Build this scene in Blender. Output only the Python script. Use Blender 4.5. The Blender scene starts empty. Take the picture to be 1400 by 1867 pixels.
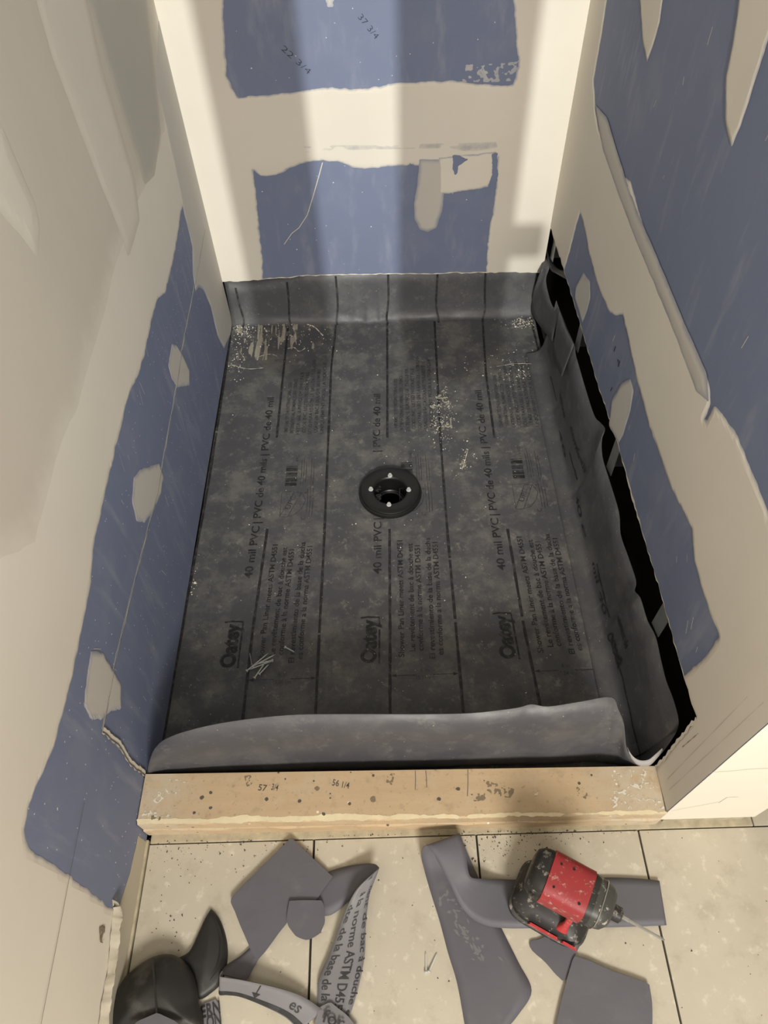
import bpy, bmesh, math, random
import numpy as np
from mathutils import Vector, Matrix
random.seed(7); RNG = np.random.default_rng(7)
SC = bpy.context.scene
COL = SC.collection
# ------------------------------------------------------------------ camera
F_PX = 1290.0; PITCH, ROLL, YAW = (math.radians(a) for a in (53.25, -2.453, -0.708))
CAM = np.array([0.0019, -0.4049, 1.4214])
FW = np.array([math.sin(YAW)*math.cos(PITCH), math.cos(YAW)*math.cos(PITCH), -math.sin(PITCH)])
_r = np.array([math.cos(YAW), -math.sin(YAW), 0.0]); _u = np.cross(_r, FW)
RT = _r*math.cos(ROLL) + _u*math.sin(ROLL); UP = -_r*math.sin(ROLL) + _u*math.cos(ROLL)
cd = bpy.data.cameras.new('camera'); co = bpy.data.objects.new('camera', cd); COL.objects.link(co)
cd.sensor_fit = 'VERTICAL'; cd.sensor_height = 24.0; cd.lens = 24.0*F_PX/1867.0
cd.clip_start = 0.02; cd.clip_end = 50
m = Matrix.Identity(4)
for i in range(3):
    m[i][0] = RT[i]; m[i][1] = UP[i]; m[i][2] = -FW[i]; m[i][3] = CAM[i]
co.matrix_world = m; SC.camera = co
def at(a, b, ax, v):
    """photo pixel -> point on the plane (axis ax = v) of the real place"""
    d = FW + RT*(a-700)/F_PX + UP*(933.5-b)/F_PX
    return CAM + d*((v-CAM[ax])/d[ax])
# ------------------------------------------------------------------ world, lamps, exposure
w = bpy.data.worlds.new('world'); SC.world = w; w.use_nodes = True
w.node_tree.nodes['Background'].inputs[0].default_value = (1.0, 0.93, 0.84, 1)
w.node_tree.nodes['Background'].inputs[1].default_value = 0.0
SC.view_settings.view_transform = 'Standard'; SC.view_settings.look = 'None'
SC.view_settings.gamma = 1.0; SC.view_settings.exposure = 0.0
def lamp(name, loc, target, size, watts, col, shape='DISK'):
    l = bpy.data.lights.new(name, 'AREA'); l.shape = shape; l.size = size; l.energy = watts; l.color = col
    o = bpy.data.objects.new(name, l); COL.objects.link(o); o.location = loc
    o.rotation_euler = (Vector(target)-Vector(loc)).to_track_quat('-Z', 'Y').to_euler(); return o
def flood(name, loc, target, watts, col, cone, soft):
    l = bpy.data.lights.new(name, 'SPOT'); l.energy = watts; l.color = col; l.spot_size = math.radians(cone); l.spot_blend = 1.0; l.shadow_soft_size = soft
    o = bpy.data.objects.new(name, l); COL.objects.link(o); o.location = loc
    o.rotation_euler = (Vector(target)-Vector(loc)).to_track_quat('-Z', 'Y').to_euler(); return o
flood('work_lamp', (0.24, -2.15, 2.08), (0.0, 1.41, 0.95), 405, (0.98, 1.0, 0.95), 48, 0.010)
lamp('room_lamp', (0.40, -2.2, 1.75), (0.0, -0.1, 0.3), 0.8, 70, (1.0, 0.94, 0.86))
lamp('ceiling_lamp', (0.1, -1.0, 2.36), (0.0, -0.1, 0.0), 0.5, 10, (1.0, 0.935, 0.85))



# ------------------------------------------------------------------ noise
def vnoise(x, y, seed=0):
    xi = np.floor(x).astype(np.int64); yi = np.floor(y).astype(np.int64); fx = x-xi; fy = y-yi
    def h(a, b):
        n = (a*374761393 + b*668265263 + seed*1442695041) & 0xffffffff
        n = ((n ^ (n >> 13))*1274126177) & 0xffffffff
        return ((n ^ (n >> 16)) & 0xffff)/32767.5 - 1.0
    fx = fx*fx*(3-2*fx); fy = fy*fy*(3-2*fy)
    return (h(xi, yi)*(1-fx)+h(xi+1, yi)*fx)*(1-fy) + (h(xi, yi+1)*(1-fx)+h(xi+1, yi+1)*fx)*fy
def fbm(x, y, seed=0, octv=4):
    s = 0; a = 1; t = 0
    for k in range(octv):
        s = s + a*vnoise(x*2**k+17.3*k, y*2**k-9.1*k, seed+k); t += a; a *= 0.55
    return s/t
# ------------------------------------------------------------------ materials
class NT:
    def __init__(s, name):
        s.m = bpy.data.materials.new(name); s.m.use_nodes = True; s.t = s.m.node_tree
        s.b = s.t.nodes['Principled BSDF']; s.co = s.n('ShaderNodeTexCoord').outputs['Object']
    def n(s, typ, **kw):
        nd = s.t.nodes.new(typ)
        for k, v in kw.items(): setattr(nd, k, v)
        return nd
    def l(s, a, b): s.t.links.new(a, b)
    def noise(s, scale, detail=4, stretch=None, rough=0.6):
        nd = s.n('ShaderNodeTexNoise'); nd.inputs['Scale'].default_value = scale
        nd.inputs['Detail'].default_value = detail; nd.inputs['Roughness'].default_value = rough
        c = s.co
        if stretch:
            mp = s.n('ShaderNodeMapping'); mp.inputs['Scale'].default_value = stretch; s.l(c, mp.inputs[0]); c = mp.outputs[0]
        s.l(c, nd.inputs['Vector']); return nd.outputs['Fac']
    def ramp(s, v, a, b, lo=0.0, hi=1.0):
        nd = s.n('ShaderNodeMapRange'); nd.interpolation_type = 'SMOOTHSTEP'
        for k, x in enumerate((a, b, lo, hi)): nd.inputs[k+1].default_value = x
        s.l(v, nd.inputs[0]); return nd.outputs[0]
    def math(s, op, a, b=None):
        nd = s.n('ShaderNodeMath', operation=op)
        for k, x in enumerate((a, b)):
            if x is None: continue
            if isinstance(x, (int, float)): nd.inputs[k].default_value = x
            else: s.l(x, nd.inputs[k])
        return nd.outputs[0]
    def mix(s, f, a, b):
        nd = s.n('ShaderNodeMix', data_type='RGBA')
        for k, x in ((0, f), (6, a), (7, b)):
            if isinstance(x, (int, float)): nd.inputs[k].default_value = x
            elif isinstance(x, tuple): nd.inputs[k].default_value = (*x[:3], 1)
            else: s.l(x, nd.inputs[k])
        return nd.outputs[2]
    def attr(s, name): return s.n('ShaderNodeAttribute', attribute_name=name).outputs['Fac']
    def specks(s, scale, size, keep):
        v = s.n('ShaderNodeTexVoronoi'); v.inputs['Scale'].default_value = scale; s.l(s.co, v.inputs['Vector'])
        sep = s.n('ShaderNodeSeparateColor'); s.l(v.outputs['Color'], sep.inputs[0])
        return s.math('MULTIPLY', s.math('LESS_THAN', v.outputs['Distance'], size), s.math('LESS_THAN', sep.outputs[0], keep))
    def out(s, col, rough=0.8, metal=0.0, bump=None, bstr=0.2, bdist=0.002, spec=0.5):
        if isinstance(col, tuple): s.b.inputs['Base Color'].default_value = (*col, 1)
        else: s.l(col, s.b.inputs['Base Color'])
        if isinstance(rough, (int, float)): s.b.inputs['Roughness'].default_value = rough
        else: s.l(rough, s.b.inputs['Roughness'])
        s.b.inputs['Metallic'].default_value = metal; s.b.inputs['Specular IOR Level'].default_value = spec
        if bump is not None:
            bn = s.n('ShaderNodeBump'); bn.inputs['Strength'].default_value = bstr; bn.inputs['Distance'].default_value = bdist
            s.l(bump, bn.inputs['Height']); s.l(bn.outputs[0], s.b.inputs['Normal'])
        return s.m
def plain(name, col, rough=0.7, var=0.15, scale=30, metal=0.0, bstr=0.15, spec=0.5, dust=None):
    t = NT(name); n = t.noise(scale)
    c = t.mix(n, tuple(x*(1-var) for x in col), tuple(min(1, x*(1+var)) for x in col))
    if dust: c = t.mix(t.ramp(t.noise(dust[1], 5), 0.52, 0.72, 0, dust[0]), c, (0.5, 0.46, 0.38))
    return t.out(c, rough, metal, n, bstr, 0.001, spec)
BLUE = (0.182, 0.212, 0.318); COMP = (0.74, 0.69, 0.60)
def blue_nodes(t, streak):
    n = t.noise(2.5, 5); c = t.mix(n, tuple(x*0.90 for x in BLUE), tuple(x*1.1 for x in BLUE))
    s1 = t.noise(22, 6, streak); c = t.mix(t.ramp(s1, 0.52, 0.74, 0, 0.34), c, (0.37, 0.395, 0.45)); s2 = t.noise(7, 5); c = t.mix(t.ramp(s2, 0.5, 0.7, 0, 0.22), c, (0.30, 0.32, 0.38))
    fine = t.noise(220, 3); c = t.mix(t.ramp(fine, 0.62, 0.8, 0, .25), c, (0.32, 0.35, 0.42))
    c = t.mix(t.specks(42, 0.07, 0.10), c, (0.75, 0.76, 0.78))
    c = t.mix(t.specks(95, 0.11, 0.05), c, (0.7, 0.72, 0.76)); return c
def blue_mat(name, streak=(1, 1, 1)):
    t = NT(name); return t.out(blue_nodes(t, streak), 0.62, 0, t.noise(60, 4), 0.12, 0.001, 0.35)
M = {}
M['blue_x'] = blue_mat('blue_drywall_paper_side', (1.0, 1.2, 0.25))
M['blue_y'] = blue_mat('blue_drywall_paper_back', (1.0, 1.0, 0.3))
def comp_mat(name, col=COMP, under=BLUE, feather=0.006, opac=1.0, nz=0.35):
    t = NT(name); d = t.attr('depth'); n1 = t.noise(28, 5); n2 = t.noise(4, 4); n3 = t.noise(7, 4, (1, 1, 0.2))
    f = t.ramp(t.math('ADD', d, t.math('MULTIPLY', t.math('SUBTRACT', n1, 0.5), feather*nz*3)), -feather*0.2, feather, 0.35*opac, opac)
    c = t.mix(n2, tuple(x*0.93 for x in col), tuple(min(.9, x*1.06) for x in col))
    c = t.mix(t.ramp(n3, 0.5, 0.75, 0, 0.25), c, tuple(x*0.9 for x in col))
    c = t.mix(t.specks(24, 0.05, 0.06), c, tuple(x*0.5 for x in col))
    return t.out(t.mix(f, under, c), 0.85, 0, n1, 0.08, 0.001, 0.3)
M['coat'] = comp_mat('joint_compound'); M['coat_soft'] = comp_mat('joint_compound_feathered', feather=0.03)
M['coat_pale'] = comp_mat('joint_compound_pale', (0.80, 0.77, 0.68), feather=0.02)
M['coat_thin'] = comp_mat('joint_compound_thin', (0.60, 0.565, 0.50), feather=0.012, opac=0.9)
M['smear_dark'] = comp_mat('older_compound_grey', (0.47, 0.45, 0.40), (0.60, 0.55, 0.47), 0.03)  # grey compound tone with grazing-light dimness mixed into the colour
M['smear_beige'] = comp_mat('older_compound_beige', (0.60, 0.545, 0.465), COMP, 0.05)
M['smear_light'] = comp_mat('older_compound_light', (0.68, 0.63, 0.545), (0.60, .545, .465), 0.02)
M['smear_blue'] = comp_mat('scraped_compound', (0.40, 0.40, 0.41), COMP, 0.010, 0.8, 1.0)
M['gypsum'] = plain('broken_gypsum_edge', (0.62, 0.59, 0.52), 0.95, 0.3, 120, bstr=0.5)
M['lip'] = plain('rough_compound_lip', (0.43, 0.39, 0.31), 0.9, 0.25, 40, bstr=.4)  # rough coat edge, its shading darkened into the colour
M['paper_grey'] = plain('bare_tan_paper', (0.46, 0.42, 0.33), 0.9, 0.1, 8)
M['white_wall'] = plain('white_primed_wall', (0.80, 0.755, 0.64), 0.8, 0.04, 5)
M['room'] = plain('room_wall', (0.66, 0.62, 0.55), 0.9, 0.04, 5)
M['dark_board'] = plain('cavity_board', (0.035, 0.028, 0.018), 0.95, 0.3, 12)  # grey-brown board; the unlit cavity's darkness is put into its colour
M['crack'] = plain('crack_shadow', (0.10, 0.09, 0.08), 0.95)  # shade in cuts and holes put into colour; also pencil and saw marks
M['pencil'] = plain('pencil_mark', (0.035, 0.04, 0.07), 0.8)
M['metal'] = plain('galvanised_steel', (0.42, 0.44, 0.43), 0.45, 0.25, 40, 0.75)
M['nail'] = plain('zinc_screw', (0.66, 0.68, 0.66), 0.4, 0.2, 200, 0.35)
M['dusting'] = plain('plaster_dust', (0.34, 0.315, 0.26), 0.95, 0.35, 150)
M['abs'] = plain('black_abs', (0.010, 0.010, 0.010), 0.38, 0.2, 40)
M['pad'] = plain('black_pad_plastic', (0.018, 0.018, 0.017), 0.5, 0.25, 25, dust=(0.10, 20))
M['crumb'] = plain('plaster_crumb', (0.72, 0.68, 0.58), 0.95, 0.2, 300)
M['crumb_dark'] = plain('dark_grit', (0.07, 0.06, 0.05), 0.95, 0.4, 300)
LN = (0.079, 0.079, 0.088)
def liner_mat(name, col, dusty, gloss=0.0):
    t = NT(name); n = t.noise(6, 5); c = t.mix(n, tuple(x*0.85 for x in col), tuple(x*1.12 for x in col))
    if dusty:
        d1 = t.ramp(t.noise(11, 6, None, 0.7), 0.43, 0.66, 0, 0.55*dusty); c = t.mix(d1, c, (0.205, 0.200, 0.178))
        d2 = t.ramp(t.noise(34, 6, None, 0.75), 0.54, 0.70, 0, 0.6*dusty); c = t.mix(d2, c, (0.26, 0.25, 0.218))
        c = t.mix(t.specks(60, 0.06, 0.12), c, (0.5, 0.47, 0.4)); c = t.mix(t.specks(130, 0.1, 0.05), c, (0.45, 0.43, 0.38))
    else:
        c = t.mix(t.ramp(t.noise(14, 5), 0.58, 0.75, 0, 0.25), c, (0.22, 0.21, 0.22))
    b = t.noise(16, 3)
    return t.out(c, t.ramp(t.noise(9, 4), 0.3, 0.7, 0.5-gloss, 0.68-gloss), 0, b, 0.25, 0.004, 0.45)
M['liner'] = liner_mat('grey_pvc_liner_dusty', LN, 1.0)
M['liner_flap'] = liner_mat('grey_pvc_liner_upturn', LN, 0.45, 0.12)
M['liner_clean'] = liner_mat('grey_pvc_liner_offcut', (0.112, 0.111, 0.128), 0.0)
M['liner_scuff'] = liner_mat('grey_pvc_liner_scuffed', (0.17, 0.167, 0.178), 0.0)
M['cut_edge'] = plain('pale_cut_edge', (0.36, 0.35, 0.345), 0.6)
M['liner_print'] = liner_mat('grey_pvc_liner_printed_side', (0.185, 0.182, 0.195), 0.0)
def ink_mat(name, a, b):
    t = NT(name); return t.out(t.mix(t.ramp(t.noise(70, 4), 0.45, 0.68), a, b), 0.6)
M['ink'] = ink_mat('black_print', (0.016, 0.016, 0.017), (0.055, 0.053, 0.054))
M['ink_faint'] = ink_mat('worn_print', (0.034, 0.033, 0.034), (0.082, 0.079, 0.08))
M['ink_solid'] = ink_mat('black_print_clean', (0.02, 0.02, 0.022), (0.04, 0.04, 0.042))
def wood_mat():
    t = NT('pine_board'); g = t.noise(5, 6, (1.2, 14, 14)); g2 = t.noise(3, 3, (2, 6, 6))
    c = t.mix(g, (0.46, 0.335, 0.20), (0.61, 0.465, 0.30)); c = t.mix(t.ramp(g2, 0.4, 0.7, 0, .5), c, (0.56, 0.42, 0.26))
    ends = t.n('ShaderNodeSeparateXYZ'); t.l(t.co, ends.inputs[0])
    e = t.math('ADD', t.ramp(ends.outputs[0], -0.33, -0.46, 0, 0.6), t.ramp(ends.outputs[0], 0.30, 0.44, 0, 0.75))
    sm = t.math('MULTIPLY', e, t.ramp(t.noise(24, 6, None, 0.7), 0.3, 0.6)); c = t.mix(sm, c, (0.60, 0.54, 0.42))
    c = t.mix(t.ramp(t.noise(38, 6, None, .7), 0.52, 0.72, 0, 0.5), c, (0.34, 0.265, 0.175))
    c = t.mix(t.ramp(t.noise(13, 6, None, .75), 0.5, 0.66, 0, 0.45), c, (0.55, 0.47, 0.35)); c = t.mix(t.ramp(t.noise(120, 4), 0.6, 0.7, 0, 0.45), c, (0.25, 0.19, 0.12))
    c = t.mix(t.specks(55, 0.12, 0.16), c, (0.8, 0.76, 0.66)); c = t.mix(t.specks(45, 0.13, 0.14), c, (0.12, 0.09, 0.06))
    return t.out(c, 0.75, 0, g, 0.15, 0.001, 0.3)
M['wood'] = wood_mat()
M['wood_chip'] = plain('pale_chipped_edge', (0.78, 0.68, 0.45), 0.8, 0.2, 30)
M['wood_stain'] = plain('dark_stain', (0.22, 0.17, 0.11), 0.85, 0.3, 80)
def tile_mat():
    t = NT('cream_floor_tile'); n = t.noise(5, 6); c = t.mix(n, (0.43, 0.395, 0.315), (0.58, 0.535, 0.435))
    c = t.mix(t.ramp(t.noise(16, 6, None, .7), 0.50, 0.70, 0, .6), c, (0.40, 0.355, 0.275))
    c = t.mix(t.ramp(t.noise(46, 5), 0.56, 0.70, 0, .6), c, (0.68, 0.635, 0.53))
    c = t.mix(t.specks(50, 0.08, 0.10), c, (0.10, 0.085, 0.06)); c = t.mix(t.specks(90, 0.1, 0.06), c, (0.16, 0.13, 0.1))
    return t.out(c, 0.6, 0, t.noise(60, 5), 0.2, 0.001, 0.4)
M['tile'] = tile_mat()
M['grout'] = plain('bare_joint', (0.05, 0.042, 0.032), 0.95, 0.4, 60)
M['strip'] = plain('mortar_strip', (0.44, 0.39, 0.28), 0.9, 0.45, 55, bstr=.5)
def tool_mat(name, col, rough, wear, wcol=(0.6, 0.56, 0.5)):
    t = NT(name); c = t.mix(t.noise(30), tuple(x*.8 for x in col), tuple(x*1.2 for x in col))
    c = t.mix(t.ramp(t.noise(75, 6, None, .75), 0.555, 0.65, 0, wear), c, wcol)
    return t.out(c, rough, 0, t.noise(90, 4), 0.1, 0.0006, 0.5)
M['red'] = tool_mat('red_plastic', (0.30, 0.028, 0.032), 0.45, 0.5); M['redb'] = tool_mat('red_plastic_bright', (0.50, 0.045, 0.05), 0.4, 0.25)
M['black'] = tool_mat('black_rubber', (0.018, 0.017, 0.016), 0.5, 0.6, (0.42, 0.38, 0.32)); M['grey'] = tool_mat('scuffed_grey', (0.050, 0.050, 0.046), 0.45, 0.75, (0.5, 0.48, 0.43))
M['steel'] = plain('tool_steel', (0.45, 0.44, 0.42), 0.35, 0.2, 80, 0.9)

# ------------------------------------------------------------------ object helpers
def tag(o, label=None, cat=None, group=None, kind=None):
    for k, v in (('label', label), ('category', cat), ('group', group), ('kind', kind)):
        if v: o[k] = v
    return o
def link(name, me, mat, parent=None, smooth=False):
    if mat is not None:
        for x in (mat if isinstance(mat, (list, tuple)) else [mat]): me.materials.append(x)
    o = bpy.data.objects.new(name, me); COL.objects.link(o)
    if parent: o.parent = parent
    if smooth: me.polygons.foreach_set('use_smooth', [True]*len(me.polygons))
    return o
def mesh(name, v, f, mat, parent=None, smooth=False):
    me = bpy.data.meshes.new(name); me.from_pydata([tuple(map(float, p)) for p in v], [], f); me.update()
    return link(name, me, mat, parent, smooth)
def empty(name, loc=(0, 0, 0)):
    o = bpy.data.objects.new(name, None); COL.objects.link(o); o.empty_display_size = 0.05; return o
def box(name, a, b, mat, parent=None, bev=0.0):
    bm = bmesh.new(); bmesh.ops.create_cube(bm, size=1.0)
    for v in bm.verts: v.co = [(a[i]+b[i])/2 + v.co[i]*(b[i]-a[i]) for i in range(3)]
    if bev: bmesh.ops.bevel(bm, geom=bm.edges[:], offset=bev, segments=2, affect='EDGES', profile=0.6)
    me = bpy.data.meshes.new(name); bm.to_mesh(me); bm.free(); return link(name, me, mat, parent)
def prism(name, poly, to3d, depth, mats, parent=None):
    """solid from an outline; front faces get mats[0], rim and back get mats[1]"""
    bm = bmesh.new(); fr = [bm.verts.new(to3d(a, b, 0)) for a, b in poly]; bk = [bm.verts.new(to3d(a, b, -depth)) for a, b in poly]
    f0 = bm.faces.new(fr); f1 = bm.faces.new(bk[::-1]); n = len(poly); f1.material_index = 1
    for i in range(n):
        f = bm.faces.new((fr[i], bk[i], bk[(i+1) % n], fr[(i+1) % n])); f.material_index = 1
    bmesh.ops.recalc_face_normals(bm, faces=bm.faces[:]); bmesh.ops.triangulate(bm, faces=[f0, f1])
    me = bpy.data.meshes.new(name); bm.to_mesh(me); bm.free(); return link(name, me, mats, parent)
def poly_sd(px, py, poly):
    P = np.array(poly, float); d = np.full(px.shape, 1e9); ins = np.zeros(px.shape, bool); n = len(P)
    for i in range(n):
        a = P[i]; b = P[(i+1) % n]; e = b-a; wx = px-a[0]; wy = py-a[1]
        t = np.clip((wx*e[0]+wy*e[1])/max(e@e, 1e-12), 0, 1)
        d = np.minimum(d, (wx-e[0]*t)**2+(wy-e[1]*t)**2)
        c = ((a[1] > py) != (b[1] > py)) & (px < (b[0]-a[0])*(py-a[1])/((b[1]-a[1]) or 1e-12)+a[0]); ins ^= c
    d = np.sqrt(d); return np.where(ins, d, -d)
def field(name, poly, to3d, cell, mat, parent=None, amp=0.004, ns=40, height=None, seed=0, extra=None, thick=0.0, smooth=False, octv=4, coarse=True, bounds=None):
    """mesh of an outlined patch with a ragged rim: cells of a grid clipped at the zero line of the outline's distance + noise"""
    P = np.array(poly, float); lo = P.min(0)-amp*2-cell; hi = P.max(0)+amp*2+cell
    nx = int((hi[0]-lo[0])/cell)+2; ny = int((hi[1]-lo[1])/cell)+2
    gx = lo[0]+np.arange(nx)*cell; gy = lo[1]+np.arange(ny)*cell
    if coarse:   # coarser cells away from what the photograph shows
        gy = np.concatenate([gy[gy < 1.06], np.arange(1.06, hi[1]+0.05, 0.045)]) if hi[1] > 1.2 else gy
        if lo[0] < -0.6: gx = np.concatenate([np.arange(lo[0], -0.45, 0.045), gx[gx > -0.45]])
    X, Y = np.meshgrid(gx, gy, indexing='ij')
    S = poly_sd(X, Y, poly)
    if amp: S = S + amp*fbm(X*ns, Y*ns, seed, octv)*1.6
    if extra is not None: S = extra(X, Y, S)
    SD = S
    if bounds is not None: S = np.minimum(S, np.minimum(np.minimum(X-bounds[0], bounds[1]-X), np.minimum(Y-(bounds[2](X) if callable(bounds[2]) else bounds[2]), bounds[3]-Y)))
    verts = []; dep = []; idx = {}; faces = []
    def gv(i, j):
        k = (i, j)
        if k not in idx: idx[k] = len(verts); verts.append((X[i, j], Y[i, j])); dep.append(max(SD[i, j], 0))
        return idx[k]
    def ev(a, b):
        k = (a, b) if a < b else (b, a)
        if k not in idx:
            s0, s1 = S[k[0]], S[k[1]]; t = s0/(s0-s1)
            idx[k] = len(verts); verts.append((X[k[0]]*(1-t)+X[k[1]]*t, Y[k[0]]*(1-t)+Y[k[1]]*t)); dep.append(max(SD[k[0]]*(1-t)+SD[k[1]]*t, 0.0))
        return idx[k]
    pos = S > 0; cnt = pos[:-1, :-1].astype(int)+pos[1:, :-1]+pos[1:, 1:]+pos[:-1, 1:]
    for i, j in zip(*np.nonzero(cnt)):
        cs = [(i, j), (i+1, j), (i+1, j+1), (i, j+1)]
        if cnt[i, j] == 4: faces.append([gv(*c) for c in cs]); continue
        f = []
        for q in range(4):
            a, b = cs[q], cs[(q+1) % 4]
            if pos[a]: f.append(gv(*a))
            if pos[a] != pos[b]: f.append(ev(a, b))
        if len(f) > 2: faces.append(f)
    if not verts: return None
    V = np.array(verts); D = np.array(dep)
    H = height(V[:, 0], V[:, 1], D) if height else np.zeros(len(V))
    pts = [to3d(a, b, h) for (a, b), h in zip(V, H)]
    if thick:
        n0 = len(pts); pts = pts+[(p[0], p[1], p[2]-thick) for p in pts]; D = np.concatenate([D, D]); cntE = {}
        for f in faces:
            for q in range(len(f)): e = (f[q], f[(q+1) % len(f)]); cntE[e] = 1
        rim = [[b, a, a+n0, b+n0] for (a, b) in cntE if (b, a) not in cntE]
        faces = faces+[[k+n0 for k in f[::-1]] for f in faces]+rim
    o = mesh(name, pts, faces, mat, parent, smooth and not thick)
    at_ = o.data.attributes.new('depth', 'FLOAT', 'POINT'); at_.data.foreach_set('value', D.astype(np.float32))
    return o
# surfaces of the place: 2D wall coordinates -> 3D (h = height above the surface)
XL, XR, YB = -0.473, 0.481, 1.413
LW = lambda a, b, h: (XL+h, a, b)
RW = lambda a, b, h: (XR-h, a, b)
BW = lambda a, b, h: (a, YB-h, b)
FLW = lambda a, b, h: (a, b, h)
def pxl(pts): return [tuple(at(a, b, 0, XL)[1:]) for a, b in pts]
def pxr(pts): return [tuple(at(a, b, 0, XR)[1:]) for a, b in pts]
def pxb(pts): return [(p[0], p[2]) for p in (at(a, b, 1, YB) for a, b in pts)]
def pxf(pts, z=0.0): return [tuple(at(a, b, 2, z)[:2]) for a, b in pts]
def skim(t, rim=0.008, base=0.0003):
    return lambda x, y, d: base + t*np.clip(d/rim, 0, 1)
# ---- lettering: outlines from the built-in font, kept as plain vertex lists
_glyph = {}
def glyphs(s, bold=0.0):
    k = (s, bold)
    if k not in _glyph:
        cu = bpy.data.curves.new('t', 'FONT'); cu.body = s; cu.size = 1.0; cu.offset = bold; cu.resolution_u = 3; cu.fill_mode = 'FRONT'
        ob = bpy.data.objects.new('t', cu); COL.objects.link(ob); dg = bpy.context.evaluated_depsgraph_get(); dg.update()
        me = bpy.data.meshes.new_from_object(ob.evaluated_get(dg))
        v = np.array([p.co[:2] for p in me.vertices]); f = [list(p.vertices) for p in me.polygons]
        bpy.data.objects.remove(ob); bpy.data.curves.remove(cu); bpy.data.meshes.remove(me)
        v[:, 0] -= v[:, 0].min(); _glyph[k] = (v, f)
    v, f = _glyph[k]; return v.copy(), f
def lettering(name, s, length, height, fn, mat, parent, bold=0.0):
    """fn(along, across) -> 3D; the line is `length` long with capitals `height` high"""
    v, f = glyphs(s, bold); v[:, 0] *= length/v[:, 0].max(); v[:, 1] *= height/0.69
    return mesh(name, [fn(a, b) for a, b in v], f, mat, parent)
def stroke(name, pts, width, fn, mat, parent, closed=False):
    """flat line of given width through 2D points, mapped by fn(a, b)"""
    P = [np.array(p, float) for p in pts]; n = len(P); v = []; f = []
    for i in range(n):
        a = P[max(i-1, 0)] if not closed else P[i-1]; b = P[min(i+1, n-1)] if not closed else P[(i+1) % n]
        d = b-a; d = d/(np.linalg.norm(d)+1e-12); nn = np.array([-d[1], d[0]])
        wd = width(i/(max(n-1, 1))) if callable(width) else width
        v += [fn(*(P[i]+nn*wd/2)), fn(*(P[i]-nn*wd/2))]
    for i in range(n if closed else n-1):
        j = (i+1) % n; f.append([2*i, 2*i+1, 2*j+1, 2*j])
    return mesh(name, v, f, mat, parent)
def catmull(P, n):
    P = [np.array(p, float) for p in P]; out = []
    for i in range(len(P)-1):
        p0 = P[max(i-1, 0)]; p1 = P[i]; p2 = P[i+1]; p3 = P[min(i+2, len(P)-1)]
        for k in range(n):
            t = k/n; out.append(0.5*((2*p1)+(-p0+p2)*t+(2*p0-5*p1+4*p2-p3)*t*t+(-p0+3*p1-3*p2+p3)*t**3))
    out.append(P[-1]); return out

# ================================================================== THE SETTING
def rag(pts, step, amp, seed):
    """resample a polyline and make it uneven"""
    out = []; P = [np.array(p, float) for p in pts]
    for i in range(len(P)-1):
        d = P[i+1]-P[i]; L = np.linalg.norm(d); n = max(1, int(L/step)); nn = np.array([-d[1], d[0]])/L
        for k in range(n):
            q = P[i]+d*k/n; out.append(tuple(q+nn*amp*float(fbm(np.array([q[0]*70.+i*9]), np.array([q[1]*70.]), seed)[0])*1.6))
    out.append(tuple(P[-1])); return out
# floor: base, tiles
floor = box('floor', (-0.49, -2.6, -0.06), (2.2, -0.088, -0.010), M['grout']); tag(floor, kind='structure')
for (x0, x1) in ((-0.466, -0.1605), (-0.1565, 0.1425), (0.1460, 0.4440), (0.4475, 0.7480), (0.7515, 1.05)):
    for (y0, y1) in ((-0.700, -0.1025), (-1.304, -0.704)):
        box('tile', (x0, y0, -0.0095), (x1, y1, 0.0), M['tile'], floor, 0.0008)
box('mortar_strip', (-0.4885, -0.9, -0.0095), (-0.4685, -0.094, 0.004), M['strip'], floor, 0.002)
box('mortar_strip', (-0.466, -0.1005, -0.0095), (0.66, -0.075, 0.0003), M['strip'], floor, 0.002)
box('floor_slab', (0.66, -0.088, -0.06), (2.2, 1.54, -0.010), M['grout'], floor)
box('tile', (0.662, -0.100, -0.0095), (1.05, 0.50, 0.0), M['tile'], floor, 0.0008)
sub = box('floor_subbase', (-0.60, -0.088, -0.16), (0.66, 1.55, -0.12), M['grout']); tag(sub, kind='structure')
ceil = box('ceiling', (-0.7, -2.7, 2.40), (2.3, 1.6, 2.46), M['white_wall']); tag(ceil, kind='structure')
rear = box('wall_rear', (-0.7, -2.72, -0.06), (2.3, -2.6, 2.40), M['room']); tag(rear, kind='structure')
far = box('wall_far_right', (2.2, -2.6, -0.06), (2.3, 1.6, 2.40), M['room']); tag(far, kind='structure')

# ---- left wall: upper sheet, reinstalled lower panel
CR = [tuple(p) for p in pxl([(372, 418), (352, 530), (330, 640), (318, 720), (285, 900), (240, 1075), (212, 1190), (185, 1330)])]
crack = rag(CR, 0.012, 0.0012, 3)
yc, zc = CR[-1]
left_poly = [(-2.6, 0.0), (-0.225, 0.0), (-0.003, 0.004), (yc, zc)] + [(a, b) for a, b in crack[::-1][1:-1]] + [(1.425, CR[0][1]), (1.425, 2.40), (-2.6, 2.40)]
wall_left = prism('wall_left', left_poly, LW, 0.0127, [M['blue_x'], M['gypsum']]); tag(wall_left, kind='structure')
low = [(a, b-0.0012) for a, b in crack] + [(0.002, 0.012)] + [(p[1], 0.006) for p in (at(a, b, 2, 0.006) for a, b in ((300, 1300), (340, 1050), (390, 800), (425, 585)))]
low[0] = (1.4105, low[0][1])
prism('cutout_panel', low, LW, 0.0127, [M['blue_x'], M['gypsum']], wall_left)
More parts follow.
